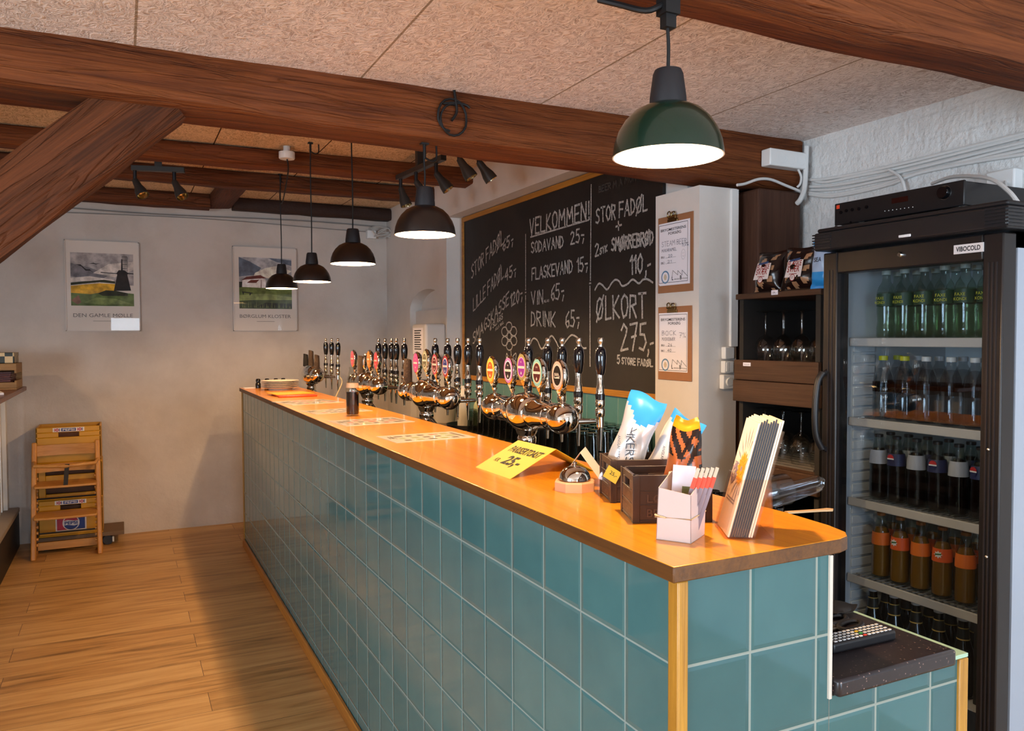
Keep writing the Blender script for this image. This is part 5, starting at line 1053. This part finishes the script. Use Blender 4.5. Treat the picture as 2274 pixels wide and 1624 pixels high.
# rack of small glasses and plastic scoops beside the bar top
rk=thing('glass_rack','dark rack of small upturned glasses behind the bar end','rack',(.515,.26,zw)); 
bm=box(nb(),0,.14,0,.52,0,.012); box(bm,0,.006,0,.52,0,.045); box(bm,.134,.14,0,.52,0,.045); box(bm,0,.14,0,.006,0,.045); box(bm,0,.14,.514,.52,0,.045); obj('tray',bm,DIN,rk)
SG=clear('dark glass','8E8A86',.36,.02)
g0=thing('shot_glass','small glass in the dark rack behind the bar end','glass',(0,0,0),group='small glasses in the rack'); obj('tumbler',lathe(nb(),[(0,.002),(.018,.0),(.0215,.18),(.0205,.18),(.017,.010),(0,.010)],16),SG,g0)
i=0
for r in range(3):
    for c in range(11):
        loc=(.515+.026+.044*r,.26+.030+.046*c,zw+.0125)
        if i==0: g0.location=loc
        else: dup(g0,loc,0)
        i+=1
sp=thing('plastic_scoop','clear plastic scoop with a round handle lying on the glass rack','scoop',(.525,.262,1.156),(.0,-.08,-.12)); CLP=clear('clear plastic','E2E4E8',.45,.08)
bm=lathe(nb(),[(0,.0),(.032,.001),(.036,.006),(.037,.10),(.035,.10),(.034,.008),(0,.004)],22,M.Rotation(PI/2,4,'Y')@M.Rotation(0,4,'Z')); obj('scoop_cup',bm,CLP,sp)
bm=tube(nb(),smooth_path([(.09,0,.0),(.13,-.01,.006),(.175,-.02,.012)],5),[.013]*11,14); obj('scoop_handle',bm,CLP,sp)
s2=thing('plastic_tongs','clear plastic tongs resting across the glass rack','tongs',(.545,.215,1.135),(0,-.20,-.02))
bm=nb(); prism(bm,[(0,-.012),(.13,-.016),(.15,-.010),(.15,.010),(.13,.016),(0,.012)],0,.004); prism(bm,[(0,-.012),(.13,-.016),(.145,-.010),(.145,.010),(.13,.016),(0,.012)],.022,.026,M.Rotation(.06,4,'Y')); tube(bm,smooth_path([(.145,0,.002),(.16,0,.008),(.162,0,.018),(.150,0,.024)],5),.006,8); obj('tong_arms',bm,CLP,s2)
o=obj('wooden_spatula',prism(nb(),[(0,-.006),(.09,-.006),(.12,-.010),(.13,0),(.12,.010),(.09,.006),(0,.006)],0,.004),mat('pale wood spoon','C9A67A',.6)); o.location=(.55,.175,1.128); o.rotation_euler=(0,.02,-.12); tag(o,'pale wooden spatula under the clear plastic tongs','spatula')
# ================================================================ back counter under the chalkboard
BC=thing('back_counter','dark back counter under the chalkboard','counter',(0,0,0)); zc=.955
obj('counter_body',box(nb(),1.08,1.478,1.86,4.28,0,zc-.03),DIN,BC); obj('counter_top',box(nb(),1.05,1.478,1.86,4.285,zc-.03,zc),mat('brown grey worktop','6B5D50',.35),BC,bevel=.004)
SPL=tiles('teal splash tiles',1,1.93,.15,1.075,'5A8A88','4C7A7A','7E948C',.0015)
o=obj('splash_tiles',box(nb(),1.466,1.479,1.853,4.28,zc+.001,1.222),SPL,smooth=False); tag(o,'row of teal wall tiles under the chalkboard','tiles')
g=thing('beer_glass','x','glass',(0,0,0)); obj('tumbler',lathe(nb(),[(0,.137),(.026,.140),(.034,.0),(.0325,.0),(.0255,.128),(0,.128)],18),clear('beer glass','D9DEDC',.36,.02),g)
i=0
for r in range(5):
    for c in range(19):
        x=1.11+.074*r; y=1.90+.076*c+(.02 if r%2 else 0)
        if i==0: g.location=(x,y,zc+.0006); g['label']='clear beer glass upside down in the rows under the chalkboard'; g['group']='beer glasses on the back counter'
        else: dup(g,(x,y,zc+.0006),0)
        i+=1
q=onZ(zc,1000,955); bx,by=1.17,3.90
t=thing('bucket','off white plastic bucket with black band on the back counter','bucket',(bx,by,zc+.0005)); obj('pail',lathe(nb(),[(0,.003),(.075,0),(.095,.135),(.099,.137),(.099,.15),(.094,.15),(.072,.006),(0,.006)],28),mat('bucket white','BDB5A8',.45),t); obj('band',lathe(nb(),[(.0955,.112),(.0965,.122)],28),BLACK,t); obj('bail',tube(nb(),smooth_path([(-.097,0,.13),(-.08,-.06,.16),(0,-.10,.17),(.08,-.06,.16),(.097,0,.13)],5),.004,6),BLACK,t)
t=thing('drip_tray','round black tray under the two bottles on the back counter','tray',(1.19,3.47,zc+.0005)); obj('tray',lathe(nb(),[(0,0),(.15,0),(.16,.030),(.155,.030),(.146,.006),(0,.006)],32),BLACK,t)
t=thing('white_bottle','tall white bottle with small print on the black tray','bottle',(1.15,3.50,zc+.0075)); obj('body',lathe(nb(),[(0,0),(.038,0),(.040,.006),(.040,.20),(.034,.225),(.016,.24),(.016,.26),(0,.26)],24),mat('cream bottle','CFC6B6',.4),t)
bm=nb()
for k in range(5): box(bm,-.0412,-.0404,-.012-.004*(k%2),.014,.05+.011*k,.056+.011*k)
obj('printed_text',bm,mat('brown print','6E5A4A',.7),t)
t=thing('pump_bottle','greenish soap bottle with white pump beside the white bottle','bottle',(1.215,3.385,zc+.0075)); obj('body',lathe(nb(),[(0,0),(.040,0),(.043,.008),(.043,.14),(.034,.165),(.014,.178),(.014,.19),(0,.19)],24),mat('soap green','9CA07A',.25),t); bm=lathe(nb(),[(0,.19),(.008,.19),(.006,.225),(.012,.228),(.012,.236),(0,.236)],14); tube(bm,[(0,0,.232),(-.035,0,.230)],.005,8); obj('pump',bm,WHITE,t)
# ================================================================ stacked crates and high chair at the back wall
PY=mat('crate yellow','C88F14',.45,bs=.05); PYD=mat('crate inside','6A3A10',.6); PNV=mat('logo navy','1F3A7E',.5); PRD=mat('logo red','B02840',.5); PWH=mat('logo white','E0D8D0',.5)
def soda_crate(loc,label,logo,L=.412,D=.30,H=.262):
    t=thing('soda_crate',label,'crate',loc,group='yellow soda crates stacked at the back wall'); w=.012; bm=box(nb(),0,L,0,D,0,.010)
    box(bm,0,w,0,D,.01,H); box(bm,L-w,L,0,D,.01,H); box(bm,0,L,D-w,D,.01,H)
    if logo=='open':
        box(bm,0,.05,0,w,.01,H); box(bm,L-.05,L,0,w,.01,H); box(bm,.05,L-.05,0,w,.01,.045); box(bm,.05,L-.05,0,w,.105,.180); box(bm,.05,L-.05,0,w,.225,H)
    else:
        c=L/2; box(bm,0,L,0,w,.01,.190); box(bm,0,c-.065,0,w,.190,.225); box(bm,c+.065,L,0,w,.190,.225); box(bm,0,L,0,w,.225,H)
    obj('shell',bm,PY,t,bevel=.004); obj('inside_dividers',box(nb(),.02,L-.02,.10,D-.02,.012,H-.06),PYD,t)
    if True:
        F=FY((L/2,-.0012,.243)); bm=nb()
        if logo!='open':
            box(bm,L/2-.10,L/2+.10,-.0012,-.0002,.228,.258,mi=0); box(bm,L/2-.046,L/2+.046,-.0016,-.0012,.232,.254,mi=1)
            for s in (-1,1): lathe(bm,[(.011,.0018),(0,.0018)],20,FY((L/2+s*.072,-.0005,.243)),2); box(bm,L/2+s*.072-.017,L/2+s*.072-.012,-.0016,-.0012,.233,.253,mi=2); box(bm,L/2+s*.072+.012,L/2+s*.072+.017,-.0016,-.0012,.233,.253,mi=1); lathe(bm,[(.009,.0021),(0,.0021)],4,FY((L/2+s*.072,-.0005,.243))@M.Diagonal((1,.4,1,1)),0)
            text_bm('PEPSI',.014,FY((L/2,-.0021,.236)),width=.075,bm=bm,mi=0,bold=.02)
        if logo=='big':
            box(bm,L/2-.098,L/2+.098,-.0012,-.0002,.035,.150,mi=0); box(bm,L/2-.089,L/2-.02,-.0016,-.0012,.044,.141,mi=2); box(bm,L/2+.02,L/2+.089,-.0016,-.0012,.044,.141,mi=1)
            C_=FY((L/2,-.0012,.0925)); lathe(bm,[(.0545,.0010),(0,.0010)],36,C_,0); r=.048
            addf(bm,[(r*math.cos(a),r*math.sin(a),.0014) for a in [.33+(PI-.66)*i/16 for i in range(17)]]+[(-.02,.022,.0014),(.02,.014,.0014)],[tuple(range(19))],C_,2)
            addf(bm,[(r*math.cos(a),r*math.sin(a),.0014) for a in [PI+.33+(PI-.66)*i/16 for i in range(17)]]+[(.02,-.022,.0014),(-.02,-.014,.0014)],[tuple(range(19))],C_,1)
            text_bm('PEPSI',.021,FY((L/2,-.0030,.082)),width=.082,bm=bm,mi=1,bold=.03)
        if logo!='open': obj('printed_logo',bm,[PWH,PNV,PRD],t,smooth='')
        else: bm.free()
    return t
xc=-1.345
dl=thing('crate_dolly','low dolly on casters under the yellow crates','dolly',(xc,5.40,0)); obj('platform',box(nb(),-.02,.55,.0,.32,.075,.104),mat('grey brown board','6E5842',.7),dl,bevel=.003)
for x,y in ((.04,.05),(.44,.05),(.04,.27),(.44,.27)): obj('caster',lathe(nb(),[(0,-.012),(.034,-.012),(.036,-.006),(.036,.006),(.034,.012),(0,.012)],20,M.Translation((x,y,.0365))@M.Rotation(PI/2,4,'X')),BLACK,dl)
obj('brake_pedal',box(nb(),.47,.482,.02,.04,.02,.06,M.Rotation(.15,4,'X')),mat('bright pedal','D9DEDA',.4),dl,bevel=.003)
soda_crate((xc,5.405,.105),'bottom yellow soda crate with the large round logo','big'); soda_crate((xc+.002,5.408,.3685),'middle yellow soda crate with open sides behind the high chair','open'); soda_crate((xc-.002,5.404,.632),'top yellow soda crate of the stack','small')
CHW=wood('honey beech','C98A3E','A86A26',2,.45,1.0,.1); CHX=wood('honey beech cross','C98F48','B0742E',0,.45,1.0,.1)
hc=thing('high_chair','wooden child high chair in front of the yellow crates','high chair',(-1.155,5.185,0))
hw=.205
for s in (-1,1):
    bm=nb(); slab(bm,[(s*hw-.016,-.012,.0),(s*hw-.016,.052,.0),(s*(hw-.008)-.016,.208,.785),(s*(hw-.008)-.016,.158,.800)],(.032,0,0))
    up=obj('upright',bm,CHW,hc,bevel=.008,seg=3); bm=nb()
    for k in range(12):
        f=.12+.052*k; tube(bm,[(s*hw-s*.018,.028+.150*f,.785*f),(s*hw-s*.030,.028+.150*f,.785*f)],.011,10)
    obj('groove_notch',bm,CHX,up)
    obj('floor_runner',box(nb(),s*hw-.016,s*hw+.016,.0,.19,0,.035),CHW,hc,bevel=.006)
def cboard(z0,z1,y,sag,m=CHX):
    bm=nb(); R=[]
    for i in range(13):
        f=i/12-.5; yy=y+sag*(1-(2*f)**2); R.append([bm.verts.new((f*2*(hw-.012),yy+b,z)) for b,z in ((0,z0),(.012,z0),(.012,z1),(0,z1))])
    for i in range(12):
        for k in range(4): bm.faces.new((R[i][k],R[i][(k+1)%4],R[i+1][(k+1)%4],R[i+1][k]))
    bm.faces.new(R[0][::-1]); bm.faces.new(R[-1]); return obj('backrest_board',bm,m,hc)
cboard(.700,.775,.158,.03); cboard(.585,.640,.130,.045); 
z=lambda py:onY(5.20,150,py).z
def plate(name,z,y0,y1):
    n=8; P=[(-hw+.012,y1),(-hw+.012,y0+.01)]+[((-1+2*i/n)*(hw-.02),y0-.012*math.sin(PI*i/n)) for i in range(n+1)]+[(hw-.012,y0+.01),(hw-.012,y1)]
    return obj(name,prism(nb(),P,z-.008,z+.008),CHX,hc,bevel=.004)
plate('seat',.505,-.02,.22); plate('footrest',.300,-.09,.14)
obj('front_rail',tube(nb(),[(-hw+.0,.20,.665),(-hw+.02,.02,.650),(0,-.03,.645),(hw-.02,.02,.650),(hw,.20,.665)],.013,10),CHX,hc)
obj('floor_crossbar',box(nb(),-hw+.014,hw-.014,.155,.172,.03,.085),CHX,hc,bevel=.003)
obj('tie_rod',tube(nb(),[(-hw,.11,.405),(hw,.11,.405)],.006,8),BLACK,hc); obj('tie_rod',tube(nb(),[(-hw,.06,.17),(hw,.06,.17)],.006,8),BLACK,hc)
bm=nb(); slab(bm,[(.0,-.035,.66),(.028,-.035,.66),(.014,-.028,.50),(-.014,-.028,.50)],(0,.004,0)); obj('crotch_strap',bm,mat('dark strap','2A2622',.7),hc)
# ================================================================ balustrade at the left edge
RW=mat('painted baluster','E3DED6',.45); RT=wood('red brown rail top','7A4630','53301F',1,.4,1.0,.15,coat=.2)
ba=thing('balustrade','white slatted balustrade with a wooden top at the left edge','balustrade',(0,0,0))
obj('kerb',box(nb(),-1.72,-1.49,2.2,5.70,0,.255),mat('black kerb','1B1817',.5),ba); obj('kerb_cap',box(nb(),-1.73,-1.485,2.2,5.70,.255,.285),mat('grey kerb board','9A8C7C',.5),ba,bevel=.004)
obj('top_board',box(nb(),-1.95,-1.405,2.2,5.52,1.160,1.190),RT,ba,bevel=.005)
k=0
while 2.3+.125*k<5.6: obj('baluster',box(nb(),-1.60,-1.575,2.3+.125*k,2.355+.125*k,.285,1.160),RW,ba,bevel=.003); k+=1
obj('end_post',box(nb(),-1.62,-1.55,5.62,5.70,.285,1.160),RW,ba,bevel=.003)
t=thing('wooden_crate','open wooden crate of dark red menus on the balustrade top','crate',(-1.86,5.08,1.1905)); CWD=wood('crate wood','9A7A52','7A5A38',0,.6,1.0,.3)
for x0,x1,y0,y1,z0,z1 in ((0,.44,0,.34,0,.012),(0,.44,0,.014,.012,.05),(0,.44,0,.014,.13,.175),(0,.44,.326,.34,.012,.175),(0,.014,.014,.326,.012,.175),(.426,.44,.014,.326,.012,.06),(.426,.44,.014,.326,.11,.175)): obj('crate_slat',box(nb(),x0,x1,y0,y1,z0,z1),CWD,t,bevel=.002)
MR=mat('dark red cover','4A1A16',.4)
for k in range(8):
    o=obj('menu_book',box(nb(),-.19,.19,-.14,.14,0,.0125),MR,bevel=.002); o.location=(-1.645,5.25,1.2035+.0132*k); o.rotation_euler=(0,0,.01*((k*7)%5-2)); tag(o,['lowest','second','third','fourth','fifth','sixth','seventh','topmost'][k]+' dark red menu book in the wooden crate','book','menu books in the crate')
m,t_,p=base('checker board'); c=nn(t_,'ShaderNodeTexChecker',i_Scale=22.0); c.inputs[1].default_value=(*lin('1E2B2A'),1); c.inputs[2].default_value=(*lin('C9B48C'),1); t_.links.new(coords(t_),c.inputs[0]); t_.links.new(c.outputs[0],p.inputs['Base Color'])
o=obj('game_box',box(nb(),-.19,.19,-.13,.13,0,.07),m,bevel=.003); o.location=(-1.625,5.25,1.3675); tag(o,'chequered board game box lying on top of the wooden crate','box')
o=obj('paper_pad',box(nb(),-.08,.08,-.10,.10,0,.012),PAPER); o.location=(-1.53,4.62,1.1905); o.rotation_euler=(0,0,.2); tag(o,'small pile of pale papers on the balustrade top','paper')
